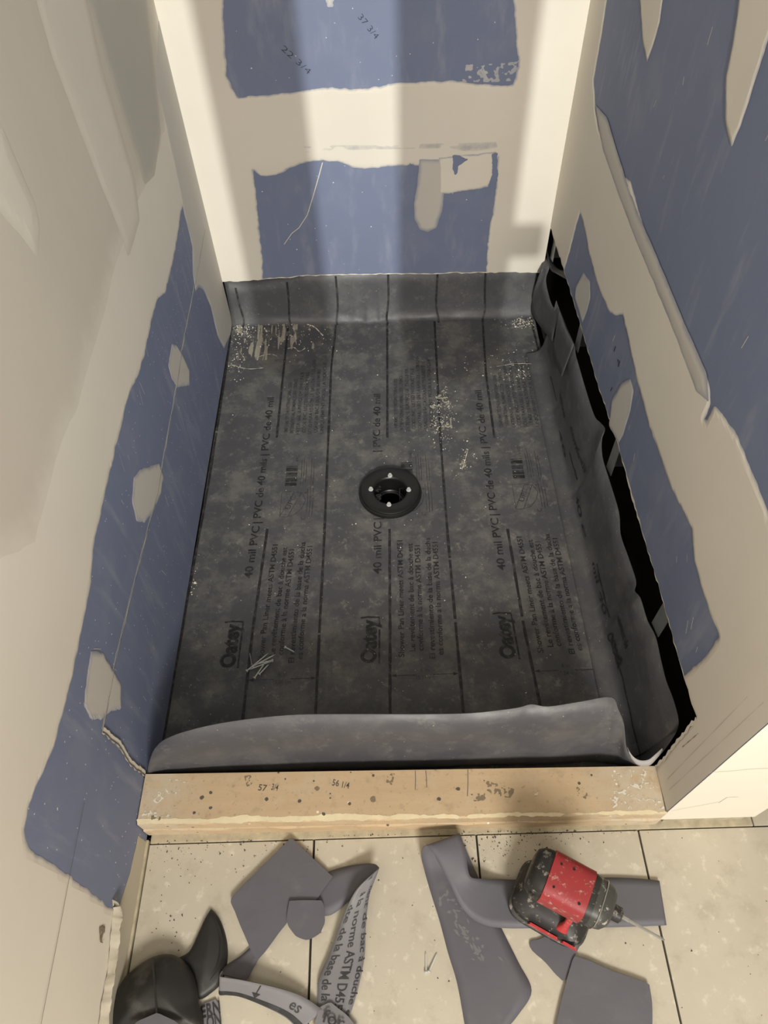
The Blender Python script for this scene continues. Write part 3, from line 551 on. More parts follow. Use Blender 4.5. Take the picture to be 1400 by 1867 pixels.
for ci, k in enumerate((-2, 0, 2)):
    yv = lambda v: ypx(0, v)
    def fn(dx, y0, k=k): return lambda a, b: LS(sx(k, y0+a)+dx-b, y0+a)
    P = lambda nm, s, v0, v1, dx, h, mt='ink', bold=0.0: lettering(nm, s, yv(v1)-yv(v0), h, fn(dx, yv(v0)), M[mt], liner, bold)
    P('printed_logo', 'Oatey', 1207, 1127, -0.031, 0.032, 'ink', 0.045)
    y0, y1 = yv(1207), yv(1127); q = lambda a, b: LS(sx(k, b)+a, b)
    stroke('printed_logo_bar', [(-0.066, y1+.004), (-0.05, y1+.006), (-0.0245, y1+.004), (-0.0235, y1-.01), (-0.0235, y0-0.002)], 0.0042, q, M['ink'], liner)
    P('printed_text', '40 mil PVC', 1045, 950, -0.020, 0.019, 'ink', .018); P('printed_text', '| PVC de 40 mils', 945, 828 if ci != 1 else 860, -0.020, 0.019, 'ink', .018)
    P('printed_text', '| PVC de 40 mil', 822, 716, -0.020, 0.019, 'ink', .018)
    for s, v0, v1, dx in (('Shower Pan Liner meets ASTM D4551', 1198, 985, 0.031), ('Le revêtement de bac à douche est', 1188, 991, 0.055), ('conforme à la norme ASTM D4551', 1187, 995, 0.073), ('El revestimiento de la base de la ducha', 1202, 982, 0.098), ('es conforme a la norma ASTM D4551', 1196, 990, 0.116)):
        P('printed_text', s, v0, v1, dx, 0.0125, 'ink', 0.016)
    ya = yv(1231); w_ = sx(k+1, ya)-sx(k, ya)
    stroke('printed_arrow', [(0.006, ya), (w_*.38, ya)], 0.0012, q, M['ink'], liner); stroke('printed_arrow', [(w_*.62, ya), (w_-.006, ya)], 0.0012, q, M['ink'], liner)
    for x0, d in ((0.003, 1), (w_-.003, -1)): mesh('printed_arrow', [LS(sx(k, ya)+x0, ya), LS(sx(k, ya)+x0+d*.011, ya+.004), LS(sx(k, ya)+x0+d*.011, ya-.004)], [[0, 1, 2]], M['ink'], liner)
    for s, yy, hh in (('6 in', ya+.007, .009), ('15.24 cm', ya-.011, .009)):
        L = .018 if hh and s == '6 in' else .038
        lettering('printed_text', s, L, hh, lambda a, b, yy=yy, L=L: LS(sx(k, ya)+w_/2-L/2+a, yy+b), M['ink_faint'], liner)
    # shield, barcode and small print
    ys, yt = yv(935), yv(889); H = yt-ys
    sh = [(0.028, ys), (0.028, yt-.002), (0.055, yt), (0.080, yt-.005), (0.090, yt-H*.35), (0.083, ys+H*.35), (0.065, ys+H*.08), (0.045, ys)]
    stroke('printed_shield', sh, 0.0012, q, M['ink_faint'], liner, True)
    stroke('printed_shield', [(0.028, ys+.003), (0.060, yt)], 0.0012, q, M['ink_faint'], liner); stroke('printed_shield', [(0.048, ys+.001), (0.078, yt-.005)], 0.0012, q, M['ink_faint'], liner)
    dd = np.array([0.030, H]); dd /= np.linalg.norm(dd); n2 = np.array([-dd[1], dd[0]]); o2 = np.array([0.050, ys+H*.28])
    lettering('printed_shield', 'UPC', H*.55, 0.012, lambda a, b: q(*(o2+dd*a+n2*b)), M['ink_faint'], liner)
    lettering('printed_text', 'C', .010, .011, fn(0.092, yv(941)), M['ink_faint'], liner); lettering('printed_text', 'R', .005, .006, fn(0.092, yv(893)), M['ink_faint'], liner)
    yb0, yb1 = yv(878), yv(842); n = 24; rr = random.Random(5)
    for i in range(n):
        if rr.random() < .82: yy = yb0+(yb1-yb0)*i/n; stroke('printed_barcode', [(0.034, yy), (0.064, yy)], (yb1-yb0)/n*rr.uniform(.4, .95), q, M['ink'], liner)
    P('printed_text', 'HC', 834, 822, 0.064, .007, 'ink_faint')
    for i, (dx, va, vb) in enumerate(((.074, 878, 832), (.080, 878, 828), (.086, 876, 834), (.100, 876, 830), (.106, 878, 838), (.094, 932, 884), (.101, 935, 880), (.108, 933, 884))):
        stroke('printed_rule', [(dx, yv(va)), (dx+.001, yv((va+vb)/2)), (dx, yv(vb))], 0.0015, q, M['ink_faint'], liner)
    for i, s in enumerate(MICRO): P('printed_text', s, 786 - (3 if i % 2 else 0), (690, 684, 672, 672, 650, 668, 655)[i], 0.028+0.0165*i, 0.0095, 'ink_faint', 0.012)

# ---- upturned edges: one loft from the back-right corner along the right side, round the front corner and along the curb
ST = []
for a, b, x in ((1014, 548, .484), (1019, 562, .487), (1033, 598, .486), (1046, 627, .4875), (1049, 645, .486), (1053, 660, .4835), (1067, 708, .486), (1083, 757, .487), (1094, 770, .492), (1103, 782, .4935), (1097, 800, .486), (1098, 833, .484), (1112, 880, .487), (1128, 934, .488), (1131, 974, .486), (1145, 1015, .488), (1159, 1058, .490), (1157, 1077, .483), (1167, 1090, .4835), (1180, 1131, .487), (1195, 1161, .489), (1204, 1200, .489), (1214, 1240, .490), (1227, 1274, .492), (1237, 1313, .4925)):
    T = at(a, b, 0, x); ST.append((T, np.array([0.476, T[1], ZL]), np.array([0.425, T[1], ZL-.001])))
for a, b, z, B, I in ((1233, 1334, .175, (.476, .030), (.425, .055)), (1218, 1358, .138, (.476, .018), (.425, .05)), (1200, 1379, .107, (.474, .010), (.425, .05)), (1184, 1393, .092, (.468, .006), (.42, .05)), (1166, 1393, .090, (.458, .006), (.41, .05)), (1150, 1379, .102, (.448, .006), (.40, .05)), (1141, 1360, .125, (.438, .006), (.39, .05)), (1137, 1319, .17, (.425, .008), (.38, .05)), (1127, 1293, .20, (.41, .009), (.37, .05)), (1114, 1271, .222, (.392, .010), (.36, .05))):
    ST.append((at(a, b, 2, z), np.array([*B, ZL]), np.array([*I, ZL-.001])))
for a, b, z in ((1060, 1279, .22), (1000, 1288, .217), (968, 1284, .217), (940, 1291, .215), (860, 1300, .215), (780, 1302, .215), (711, 1302, .215), (620, 1302, .215), (540, 1303, .215), (470, 1309, .214), (400, 1319, .212), (340, 1333, .208), (305, 1346, .198), (288, 1358, .18), (277, 1375, .15), (270, 1398, .105), (267, 1408, .075)):
    T = at(a, b, 2, z); xx = max(T[0]*1.03, -0.468); ST.append((T, np.array([xx, .0085, ZL]), np.array([xx, .05, ZL-.001])))
for s in ST: s[0][1] = max(s[0][1], 0.004 if s[0][2] < 0.078 else -0.02); s[0][0] = max(s[0][0], -0.468)
NT_ = 14
def prof(T, B, I, t):
    w0, w1, w2 = (1-t)**2, 2*t*(1-t)*3.2, t*t; return (I*w0+B*w1+T*w2)/(w0+w1+w2)
tops = catmull([s[0] for s in ST], 4); bots = catmull([s[1] for s in ST], 4); inn = catmull([s[2] for s in ST], 4); NS = len(tops)
def surf(i, t):
    k = min(int(i), NS-2); fr = i-k; T = tops[k]*(1-fr)+tops[k+1]*fr; B = bots[k]*(1-fr)+bots[k+1]*fr; I = inn[k]*(1-fr)+inn[k+1]*fr
    p = prof(T, B, I, t); side = 1.0 if k < 100 else 0.0; wv = math.sin(math.pi*min(t, 1.0))
    dsp = 0.0045*float(fbm(np.array([i*.09]), np.array([t*2.2]), 77)[0])*wv*1.5
    return p + (np.array([-abs(dsp), 0, 0]) if side else np.array([0, -dsp*.4, 0]))
v = [surf(i, j/NT_) for i in range(NS) for j in range(NT_+1)]; f = [[i*(NT_+1)+j, i*(NT_+1)+j+1, (i+1)*(NT_+1)+j+1, (i+1)*(NT_+1)+j] for i in range(NS-1) for j in range(NT_)]
up = mesh('upturned_edge', v, f, M['liner_flap'], liner, True); md = up.modifiers.new('t', 'SOLIDIFY'); md.thickness = 0.0014; md.offset = 0
E_ = lambda a, b, z: at(a, b, 2, z)
ribbon_pts = [(E_(1143, 1362, .118), E_(1146, 1368, .114)), (E_(1153, 1378, .105), E_(1149, 1380, .100)), (E_(1166, 1386, .099), E_(1163, 1395, .090)), (E_(1182, 1385, .100), E_(1183, 1396, .090)), (E_(1196, 1374, .112), E_(1199, 1381, .105)), (E_(1207, 1364, .128), E_(1209, 1368, .124))]
LAZY = ribbon_pts
# stripe and lettering on the right upturn (inner face)
def onflap(i0, t0, di, dt, h=0.0016):
    def fn(a, b):
        i = i0+a*di; t = t0+b*dt; p = surf(i, t); n = np.cross(surf(i+.3, t)-p, surf(i, t+.02)-p); n /= np.linalg.norm(n)+1e-9
        if n[0] > 0: n = -n
        return p+n*h
    return fn
stroke('printed_stripe', [(i, 0.55) for i in np.linspace(78, 112, 40)], 0.035, lambda a, b: onflap(0, 0, 1, 1)(a, b), M['ink'], liner)
for i0, i1, t0 in ((54, 64, .62), (8, 14, .55), (26, 34, .60)): stroke('printed_stripe', [(i, t0) for i in np.linspace(i0, i1, 16)], 0.03, onflap(0, 0, 1, 1), M['ink'], liner)
for s, i0, i1, t0, h in (('40', 41, 46, .42, .13), ('C', 47, 49, .40, .10), ('mil 40', 53, 63, .48, .11), ('Oatey', 70, 78, .62, -.2), ('revêtement de', 68, 76, .80, .06), ('40', 22, 26, .36, .10), ('Shower Pan Liner', 14, 22, .70, .06), ('conforme à la', 24, 36, .78, .05)):
    v_, f_ = glyphs(s, .01 if s != 'Oatey' else .04); v_[:, 0] *= (i1-i0)/v_[:, 0].max(); fn = onflap(i0, t0, 1, 1, .002); hh = h/0.69
    mesh('printed_text', [fn(a, b*hh) for a, b in v_], f_, M['ink_solid'], liner)
# back upturn
bt = rag(pxb([(404, 514), (470, 510), (560, 502), (700, 499), (880, 496), (986, 497)]), 0.05, 0, 1)
NX = 70; rows = []
def back(x, t):
    gap = 0.036*max(0, 1-abs(x+0.42)/0.18)**.5; zt = 0.185-gap
    P0 = np.array([x, 1.350, lzf(x, 1.35)-.0008]); P1 = np.array([x, 1.409, ZL-.002]); P2 = np.array([x, 1.4275, zt]); p = prof(P2, P1, P0, t)
    wv = math.sin(math.pi*min(1, t*1.05)); d = 0.006*float(fbm(np.array([x*9.]), np.array([t*2.5]), 31)[0])
    d += 0.018*math.exp(-((x+0.03)/0.06)**2)*math.cos((x-0.005)*150)*max(0, math.sin(math.pi*t*.9))*(0.9-0.4*t)
    return p+np.array([0, -abs(d)*wv*.9, d*wv*.3])
v = []; xs = np.linspace(-0.470, 0.474, NX+1)
for x in xs:
    for j in range(15): v.append(back(x, j/14))
f = [[i*15+j, (i+1)*15+j, (i+1)*15+j+1, i*15+j+1] for i in range(NX) for j in range(14)]
bf = mesh('upturned_back', v, f, M['liner_flap'], liner, True); md = bf.modifiers.new('t', 'SOLIDIFY'); md.thickness = 0.0012; md.offset = 0
for px in (432, 523, 612, 706, 798, 884, 975):
    x = float(at(px, 535, 1, 1.41)[0])
    pts = [(x + (0.004*math.sin(t*6+px)), t) for t in np.linspace(0.12, 0.97, 14)]
    def bfn(a, b): p = back(a, b); return p+np.array([0, -0.0016, 0.0012])
    stroke('printed_stripe', pts, 0.0064, bfn, M['ink'], liner)
# folded corner at the back right: pleat panels and the band leading into the stud bay
def ribbon(name, stations, mat, parent=None, n=6, across=4, thick=0.0014, bow=0.0):
    L = catmull([s[0] for s in stations], n); R = catmull([s[1] for s in stations], n); N = len(L); v = []; f = []
    for a, b in zip(L, R):
        for j in range(across+1): t = j/across; v.append(a*(1-t)+b*t+np.array([0, 0, bow*math.sin(math.pi*t)]))
    for i in range(N-1):
        for j in range(across): k = i*(across+1)+j; f.append([k, k+1, k+across+2, k+across+1])
    o = mesh(name, v, f, mat, parent, True); md = o.modifiers.new('t', 'SOLIDIFY'); md.thickness = thick; md.offset = 0
    def ev(s, t):
        s = min(max(s, 0), 1)*(N-1); i = min(int(s), N-2); fr = s-i; a = L[i]*(1-fr)+L[i+1]*fr; b = R[i]*(1-fr)+R[i+1]*fr
        return a*(1-t)+b*t+np.array([0, 0, bow*math.sin(math.pi*min(max(t, 0), 1))])
    return o, ev
X = lambda a, b, x: at(a, b, 0, x)
ribbon('cut_edge', LAZY, M['cut_edge'], liner, 5, 2, .0006)
ribbon('corner_pleat', [(X(990, 460, .486), X(986, 497, .462)), (X(1001, 485, .484), X(981, 506, .462)), (X(995, 512, .478), X(966, 556, .460)), (X(1006, 556, .482), X(980, 588, .468)), (X(1019, 564, .487), X(1007, 622, .474))], M['liner_flap'], liner)
ribbon('corner_pleat', [(X(997, 452, .497), X(998, 470, .487)), (X(1003, 470, .500), X(1004, 492, .493)), (X(1015, 488, .508), X(1016, 500, .500)), (X(1036, 496, .520), X(1037, 512, .512))], M['liner_flap'], liner)
ribbon('corner_pleat', [(X(1019, 563, .484), X(1008, 640, .470)), (X(1032, 600, .480), X(1010, 656, .468)), (X(1046, 628, .482), X(1024, 687, .468))], M['liner_flap'], liner)

# ================================================================== DRAIN
drain = empty('floor_drain'); tag(drain, 'round black drain flange with four bolts in the middle of the liner', 'drain')
def lathe(name, prof_, cx, cy, mat, parent, seg=64, smooth=True):
    v = []; f = []
    for r, z in prof_:
        for k in range(seg): t = 2*math.pi*k/seg; v.append((cx+r*math.cos(t), cy+r*math.sin(t), z))
    for i in range(len(prof_)-1):
        for k in range(seg): q = (k+1) % seg; f.append([i*seg+k, i*seg+q, (i+1)*seg+q, (i+1)*seg+k])
    o = mesh(name, v, f, mat, parent, smooth); md = o.modifiers.new('e', 'EDGE_SPLIT'); md.split_angle = 0.7; return o
cx, cy = DC
lathe('clamping_ring', [(0.0785, 0.001), (0.0800, 0.006), (0.0790, 0.012), (0.0755, 0.0135), (0.0750, 0.0165), (0.0730, 0.0180), (0.0470, 0.0175), (0.0430, 0.0160), (0.0405, 0.0120), (0.0395, 0.0)], cx, cy, M['abs'], drain)
lathe('drain_throat', [(0.0398, 0.010), (0.0385, -0.03), (0.034, -0.034), (0.033, -0.038), (0.0325, -0.11), (0.0, -0.111)], cx, cy, M['abs'], drain)
lathe('drain_lip', [(0.0335, -0.031), (0.0300, -0.033), (0.0300, -0.045)], cx, cy, M['abs'], drain)
for a, b in ((711, 866), (709, 919), (676, 891), (745, 892)):
    p = at(a, b, 2, 0.021); bm = bmesh.new()
    bmesh.ops.create_cone(bm, cap_ends=True, segments=6, radius1=0.0046, radius2=0.0042, depth=0.0055, matrix=Matrix.Translation((p[0], p[1], 0.0217)))
    bmesh.ops.create_cone(bm, cap_ends=True, segments=16, radius1=0.0062, radius2=0.0058, depth=0.0012, matrix=Matrix.Translation((p[0], p[1], 0.0184)))
    me = bpy.data.meshes.new('bolt'); bm.to_mesh(me); bm.free(); link('bolt', me, M['nail'], drain)

# ================================================================== LOOSE SCREWS AND NAILS
def screw(name, p0, p1, z0, z1, label, group, r=0.0014, mat='nail'):
    a = at(*p0, 2, z0); b = at(*p1, 2, z1); d = (b-a)/np.linalg.norm(b-a); L = np.linalg.norm(b-a)
    root = empty(name); tag(root, label, 'screw' if 'screw' in name else 'nail', group)
    tube('shank', [a, a+d*L*.86, b], [r, r, r*.2], M[mat], root, 8)
    tube('head', [a-d*.0012, a, a+d*.0022], [r*2.3, r*2.4, r*1.0], M[mat], root, 10)
zz = 0.0058
for p0, p1, dz in (((450, 1223), (489, 1191), 0), ((461, 1215), (502, 1193), .003), ((464, 1236), (486, 1204), 0), ((473, 1229), (490, 1211), 0), ((496, 1205), (454, 1221), .003), ((497, 1204), (466, 1211), .005)):
    screw('screw', p0, p1, zz+dz, zz+dz, 'thin silver screw lying in the small pile on the grey liner', 'screws piled on the liner')
screw('screw', (459, 1212), (455, 1190), zz, zz, 'darker short screw pointing away at the edge of the screw pile', 'screws piled on the liner', 0.0013, 'steel')
screw('screw', (520, 1180), (537, 1189), zz, zz, 'single silver screw lying apart from the pile on the liner', 'screws piled on the liner')
screw('nail', (777, 1772), (776, 1735), 0.0035, 0.0015, 'upright-pointing nail of the V-shaped pair on the bare floor', 'nails on the bare floor')
screw('nail', (782, 1771), (797, 1737), 0.0035, 0.0015, 'slanted nail of the V-shaped pair on the bare floor', 'nails on the bare floor')

# ================================================================== LINER OFFCUTS ON THE FLOOR
Z = lambda a, b, z=0.002: at(a, b, 2, z)
def sheet(name, px, z, label, parent=None, mat='liner_clean', wave=0.0015, seed=0, tilt=None):
    o = field(name, pxf(px, z), FLW, 0.006, M[mat], parent, 0.0004, 50, lambda x, y, d: z+wave*fbm(x*14, y*14, seed)+(tilt(x, y) if tilt else 0), seed, thick=0.0011, smooth=True)
    if label: tag(o, label, 'offcut', 'liner offcuts on the floor')
    return o
sheet('liner_offcut', [(531, 1527), (607, 1599), (590, 1622), (577, 1641), (540, 1650), (525, 1680), (511, 1697), (496, 1718), (484, 1734), (468, 1752), (456, 1730), (440, 1692), (428, 1662), (419, 1641), (440, 1618), (480, 1578)], 0.010, 'large diamond-shaped plain grey liner offcut below the curb', seed=3)
sheet('liner_offcut', [(527, 1642), (558, 1641), (589, 1642), (591, 1662), (593, 1681), (584, 1702), (572, 1709), (560, 1714), (548, 1711), (538, 1706), (526, 1690), (522, 1677)], 0.0155, 'small plain grey liner offcut with rounded lower edge lying on the diamond offcut', seed=4, wave=0.0008)
# strip curling from under the diamond, then printed side up
ps = empty('printed_liner_strip'); tag(ps, 'curling grey liner strip with black print, right of the diamond offcut', 'offcut', 'liner offcuts on the floor')
ribbon('strip_underside', [(Z(560, 1605, .004), Z(575, 1668, .004)), (Z(597, 1590, .005), Z(604, 1668, .005)), (Z(630, 1580, .007), Z(640, 1640, .007)), (Z(660, 1575, .016), Z(660, 1625, .012)), (Z(682, 1575, .026), Z(676, 1612, .018)), (Z(691, 1582, .036), Z(684, 1602, .026))], M['liner_clean'], ps)
_, pev = ribbon('strip_printed', [(Z(691, 1583, .038), Z(672, 1600, .040)), (Z(684, 1602, .034), Z(650, 1622, .036)), (Z(673, 1635, .022), Z(632, 1655, .024)), (Z(667, 1690, .012), Z(613, 1705, .014)), (Z(665, 1740, .006), Z(598, 1745, .010)), (Z(657, 1785, .005), Z(581, 1785, .008)), (Z(645, 1830, .004), Z(579, 1825, .006)), (Z(628, 1880, .004), Z(575, 1880, .005))], M['liner_print'], ps)
def onrib(ev, s0, s1, t0, dt, h=0.0014):
    def fn(a, b):
        q, t = s0+(s1-s0)*a, t0+dt*b; p = ev(q, t); n = np.cross(ev(min(q+.01, 1), t)-ev(max(q-.01, 0), t), ev(q, t+.05)-ev(q, t-.05)); n = n/(np.linalg.norm(n)+1e-12)
        return p+n*(h if n[2] > 0 else -h)
    return fn
def rtext(s, ev, s0, s1, t0, hgt, parent, bold=.012, mat='ink_solid'):
    v_, f_ = glyphs(s, bold); v_[:, 0] /= v_[:, 0].max(); v_[:, 1] /= .69; fn = onrib(ev, s0, s1, t0, hgt); mesh('printed_text', [fn(a, b) for a, b in v_], f_, M[mat], parent)
rtext('à la norme ASTM D4551', pev, 0.22, 0.92, 0.52, -0.24, ps); rtext('dte de la base de la du', pev, 0.28, 0.95, 0.90, -0.22, ps); rtext('nent de bac à douche est', pev, 0.2, 0.98, 0.14, -0.16, ps)
rtext('conf', pev, 0.02, 0.10, 0.6, -0.3, ps)
# narrow strip below the diamond with the curled band in front
cs_ = empty('curled_liner_band'); tag(cs_, 'narrow grey liner band with dark stripe and arrow, curled at its left end', 'offcut', 'liner offcuts on the floor')
ribbon('band_tail', [(Z(462, 1722, .004), Z(490, 1727, .004)), (Z(440, 1742, .004), Z(474, 1745, .004)), (Z(420, 1755, .005), Z(463, 1763, .005)), (Z(407, 1766, .012), Z(455, 1778, .008)), (Z(402, 1776, .022), Z(449, 1788, .012))], M['liner_clean'], cs_)
_, bev = ribbon('band_front', [(Z(405, 1770, .034), Z(406, 1796, .006)), (Z(401, 1780, .040), Z(400, 1813, .008)), (Z(415, 1783, .040), Z(415, 1814, .008)), (Z(441, 1787, .038), Z(441, 1818, .008)), (Z(501, 1800, .030), Z(485, 1836, .006)), (Z(550, 1816, .020), Z(522, 1856, .005)), (Z(590, 1842, .010), Z(545, 1880, .004))], M['liner_print'], cs_)
stroke('printed_stripe', [(s, 0.86) for s in np.linspace(.12, .98, 30)], 0.20, onrib(bev, 0, 1, 0, 1), M['ink_solid'], cs_)
stroke('printed_arrow', [(.600, .05), (.585, .62)], 0.006, onrib(bev, 0, 1, 0, 1, .0014), M['ink_solid'], cs_)
mesh('printed_arrow', [onrib(bev, 0, 1, 0, 1, .0014)(*p) for p in ((.565, .5), (.61, .5), (.585, .8))], [[0, 1, 2]], M['ink_solid'], cs_)
rtext('es', bev, .80, .88, .62, -.42, cs_)
pc = sheet('printed_liner_scrap', [(366, 1832), (396, 1820), (402, 1850), (404, 1885), (366, 1885)], 0.004, 'printed grey liner scrap with black capitals beside the round black pad', mat='liner_print', seed=9, wave=.0006)
for s, a, b in (('ERN', (368, 1857), (402, 1846)), ('ON', (378, 1877), (404, 1868))):
    A = Z(*a, .0052); d = Z(*b, .0052)-A; L = np.linalg.norm(d); d /= L; nn = np.array([-d[1], d[0], 0]); lettering('printed_text', s, L, .017, lambda p, q: A+d*p+nn*q, M['ink_solid'], pc, .02)
fl = sheet('liner_offcut', [(580, 1838), (602, 1826), (632, 1850), (660, 1885), (570, 1885)], 0.0105, 'pale printed liner corner at the bottom edge under the printed strip', mat='liner_print', seed=12, wave=.002)
A = Z(586, 1862, .0165); d = Z(625, 1878, .0165)-A; L = np.linalg.norm(d); d /= L; nn = np.array([-d[1], d[0], 0]); lettering('printed_text', 'for', L, .018, lambda p, q: A+d*p+nn*q, M['ink_solid'], fl, .01)
# right-hand looped strip
lp = empty('looped_liner_strip'); tag(lp, 'long grey liner strip looped over itself beside the curb, running under the power tool', 'offcut', 'liner offcuts on the floor')
S_ = [((850, 1885), (915, 1885), .002), ((838, 1815), (945, 1850), .002), ((830, 1780), (969, 1806), .002), ((817, 1738), (945, 1755), .002), ((801, 1678), (908, 1680), .002), ((786, 1630), (884, 1625), .003), ((774, 1588), (862, 1578), .006), ((768, 1560), (848, 1545), .020), ((772, 1545), (838, 1522), .040), ((780, 1543), (840, 1524), .050), ((790, 1556), (848, 1550), .050), ((803, 1580), (853, 1585), .042), ((820, 1612), (860, 1600), .034), ((842, 1655), (880, 1602), .022), ((872, 1682), (908, 1603), .010), ((915, 1692), (945, 1604), .006), ((1000, 1692), (1020, 1602), .005), ((1100, 1691), (1105, 1600), .005), ((1170, 1689), (1165, 1602), .005), ((1215, 1687), (1202, 1606), .006)]
_, lev = ribbon('strip', [(Z(*a, z), Z(*b, z)) for a, b, z in S_], M['liner_clean'], lp, 6, 6)
for k in range(46):
    u_ = random.random(); q0 = 0.262-u_*.11+random.gauss(0, .010); t0 = 0.22+u_*.28+random.gauss(0, .11); an = random.uniform(0, 6); q = random.uniform(.5, 1.1)
    fn = onrib(lev, 0, 1, 0, 1, .0011)
    mesh('scuff', [fn(q0+.0075*q*c*math.cos(an+e), min(max(t0+.055*q*c*math.sin(an+e), .03), .97)) for c, e in ((1, 0), (.45, 1.3), (.9, 2.9), (.5, 4.4))], [[0, 1, 2, 3]], M['liner_scuff'], lp)
sheet('liner_offcut', [(965, 1716), (985, 1712), (1006, 1698), (1060, 1720), (1046, 1745), (1037, 1770), (1030, 1792), (1012, 1775), (992, 1752), (975, 1738), (966, 1728)], 0.0045, 'dark pointed liner offcut poking out from under the power tool', seed=6, wave=.001)
sheet('liner_offcut', [(1046, 1742), (1075, 1752), (1120, 1772), (1184, 1793), (1189, 1830), (1190, 1885), (1010, 1885), (1022, 1830), (1035, 1780)], 0.0085, 'wide plain grey liner offcut at the bottom right below the power tool', seed=7, wave=.0015)

# ================================================================== BLACK PADS
def pad(name, px, z, h, label, foot):
    root = empty(name); tag(root, label, 'pad', 'black pads in the left corner')
    P = pxf(px, z); sd_max = 0.05
    field('shell', P, FLW, 0.004, M['pad'], root, 0, 1, lambda x, y, d: z+h*(1-(1-np.clip(d/sd_max, 0, 1))**1.5)+0.006*np.clip(d/.003, 0, 1), 1, smooth=True)
    V = [np.array(p) for p in P]; n = len(V); v = [(p[0], p[1], z) for p in V]+[(p[0], p[1], foot) for p in V]
    mesh('rim', v, [[i, (i+1) % n, n+(i+1) % n, n+i] for i in range(n)], M['pad'], root)
    return root
def smoothpx(p, n=4):
    q = catmull(p+[p[0]], n)[:-1]; return [tuple(x) for x in q]
p1 = pad('black_pad', smoothpx([(385, 1657), (401, 1678), (413, 1715), (414, 1752), (404, 1790), (385, 1810), (362, 1822), (345, 1800), (336, 1770), (322, 1750), (345, 1735), (362, 1700), (374, 1674)]), 0.004, 0.009, 'leaf-shaped black plastic pad with a pointed tip, tucked under the round one', 0.001)
stroke('raised_edge', pxf([(390, 1672), (399, 1690), (404, 1712), (403, 1742), (396, 1768), (382, 1788)], .021), lambda t: .0045*math.sin(math.pi*t)+.0006, lambda a, b: (a, b, .0205), M['abs'], p1)
p2 = pad('black_pad', smoothpx([(205, 1885), (208, 1830), (222, 1790), (250, 1762), (280, 1744), (312, 1740), (338, 1755), (355, 1785), (361, 1825), (360, 1885)]), 0.024, 0.026, 'rounded black plastic pad with a centre ridge in the bottom left corner', 0.0205)
stroke('ridge', pxf([(278, 1746), (282, 1790), (286, 1848)], .055), .003, lambda a, b: (a, b, .0565), M['abs'], p2)
sheet('liner_offcut', [(232, 1885), (250, 1862), (287, 1846), (320, 1862), (345, 1885)], 0.060, 'grey liner scrap lying on the round black pad at the bottom edge', seed=15, wave=.0004)

# ================================================================== IMPACT DRIVER
tool = empty('impact_driver'); tag(tool, 'scuffed red and black cordless driver standing on its battery with a long bit', 'power tool')
AX = np.array([math.cos(math.radians(-29)), math.sin(math.radians(-29)), 0]); LA = np.array([-AX[1], AX[0], 0]); UPV = np.array([0, 0, 1.0])
HC = at(1042, 1622, 2, 0.157)   # centre of the head
def W(a, l, z, o=None): o = HC if o is None else o; return np.array([o[0], o[1], 0])+AX*a+LA*l+UPV*z
def loft(name, secs, mat, parent, seg=28, p=2.6):
    """secs: (along, centre lateral, centre z, half width, half height); superellipse rings along the tool's axis"""
    v = []; f = []; n = len(secs)
    for a, l0, z0, hw, hh in secs:
        for k in range(seg):
            t = 2*math.pi*k/seg; c, s = math.cos(t), math.sin(t)
            v.append(W(a, l0+hw*math.copysign(abs(c)**(2/p), c), z0+hh*math.copysign(abs(s)**(2/p), s)))
    for i in range(n-1):
        for k in range(seg): q = (k+1) % seg; f.append([i*seg+k, (i+1)*seg+k, (i+1)*seg+q, i*seg+q])
    f += [list(range(seg)), list(range((n-1)*seg, n*seg))[::-1]]
    o = mesh(name, v, f, mat, parent, True); md = o.modifiers.new('e', 'EDGE_SPLIT'); md.split_angle = .8; return o
def vloft(name, secs, mat, parent, seg=28, p=3.2):
    """secs: (z, centre along, centre lateral, half length, half width)"""
    v = []; f = []; n = len(secs)
    for z, a0, l0, ha, hl in secs:
        for k in range(seg):
            t = 2*math.pi*k/seg; c, s = math.cos(t), math.sin(t)
            v.append(W(a0+ha*math.copysign(abs(c)**(2/p), c), l0+hl*math.copysign(abs(s)**(2/p), s), z))
    for i in range(n-1):
        for k in range(seg): q = (k+1) % seg; f.append([i*seg+k, i*seg+q, (i+1)*seg+q, (i+1)*seg+k])
    f += [list(range(seg))[::-1], list(range((n-1)*seg, n*seg))]
    o = mesh(name, v, f, mat, parent, True); md = o.modifiers.new('e', 'EDGE_SPLIT'); md.split_angle = .8; return o
zh = 0.157
mh = loft('motor_housing', [(-.070, 0, zh, .020, .020), (-.067, 0, zh, .030, .030), (-.058, 0, zh, .036, .036), (-.046, 0, zh, .038, .038), (.028, 0, zh, .037, .037), (.034, 0, zh, .036, .036)], M['black'], tool, p=3.4)
loft('red_cover', [(-.0435, 0, zh+.001, .0350, .0350), (-.042, 0, zh+.001, .0395, .0392), (.024, 0, zh+.001, .0388, .0386), (.0255, 0, zh+.001, .034, .034)], M['red'], tool, p=3.6)
loft('gear_case', [(.025, 0, zh, .0362, .0362), (.042, 0, zh, .0358, .0358), (.056, 0, zh, .0320, .032), (.063, 0, zh, .025, .026), (.065, 0, zh, .015, .016)], M['grey'], tool, p=3.2)
loft('trim_ring', [(.0435, 0, zh, .0345, .0345), (.0440, 0, zh, .0368, .0368), (.0455, 0, zh, .0362, .0362), (.0460, 0, zh, .034, .034)], M['steel'], tool, p=3.2)
tube('chuck', [W(.062, 0, zh), W(.066, 0, zh), W(.078, 0, zh), W(.081, 0, zh)], [.011, .0125, .012, .008], M['black'], tool, 20)
tube('driver_bit', [W(.074, 0, zh), W(.092, 0, zh-.001), W(.0925, 0, zh-.001), W(.142, 0, zh-.003), W(.148, 0, zh-.0035)], [.0032, .0032, .0024, .0024, .0012], M['steel'], tool, 6)
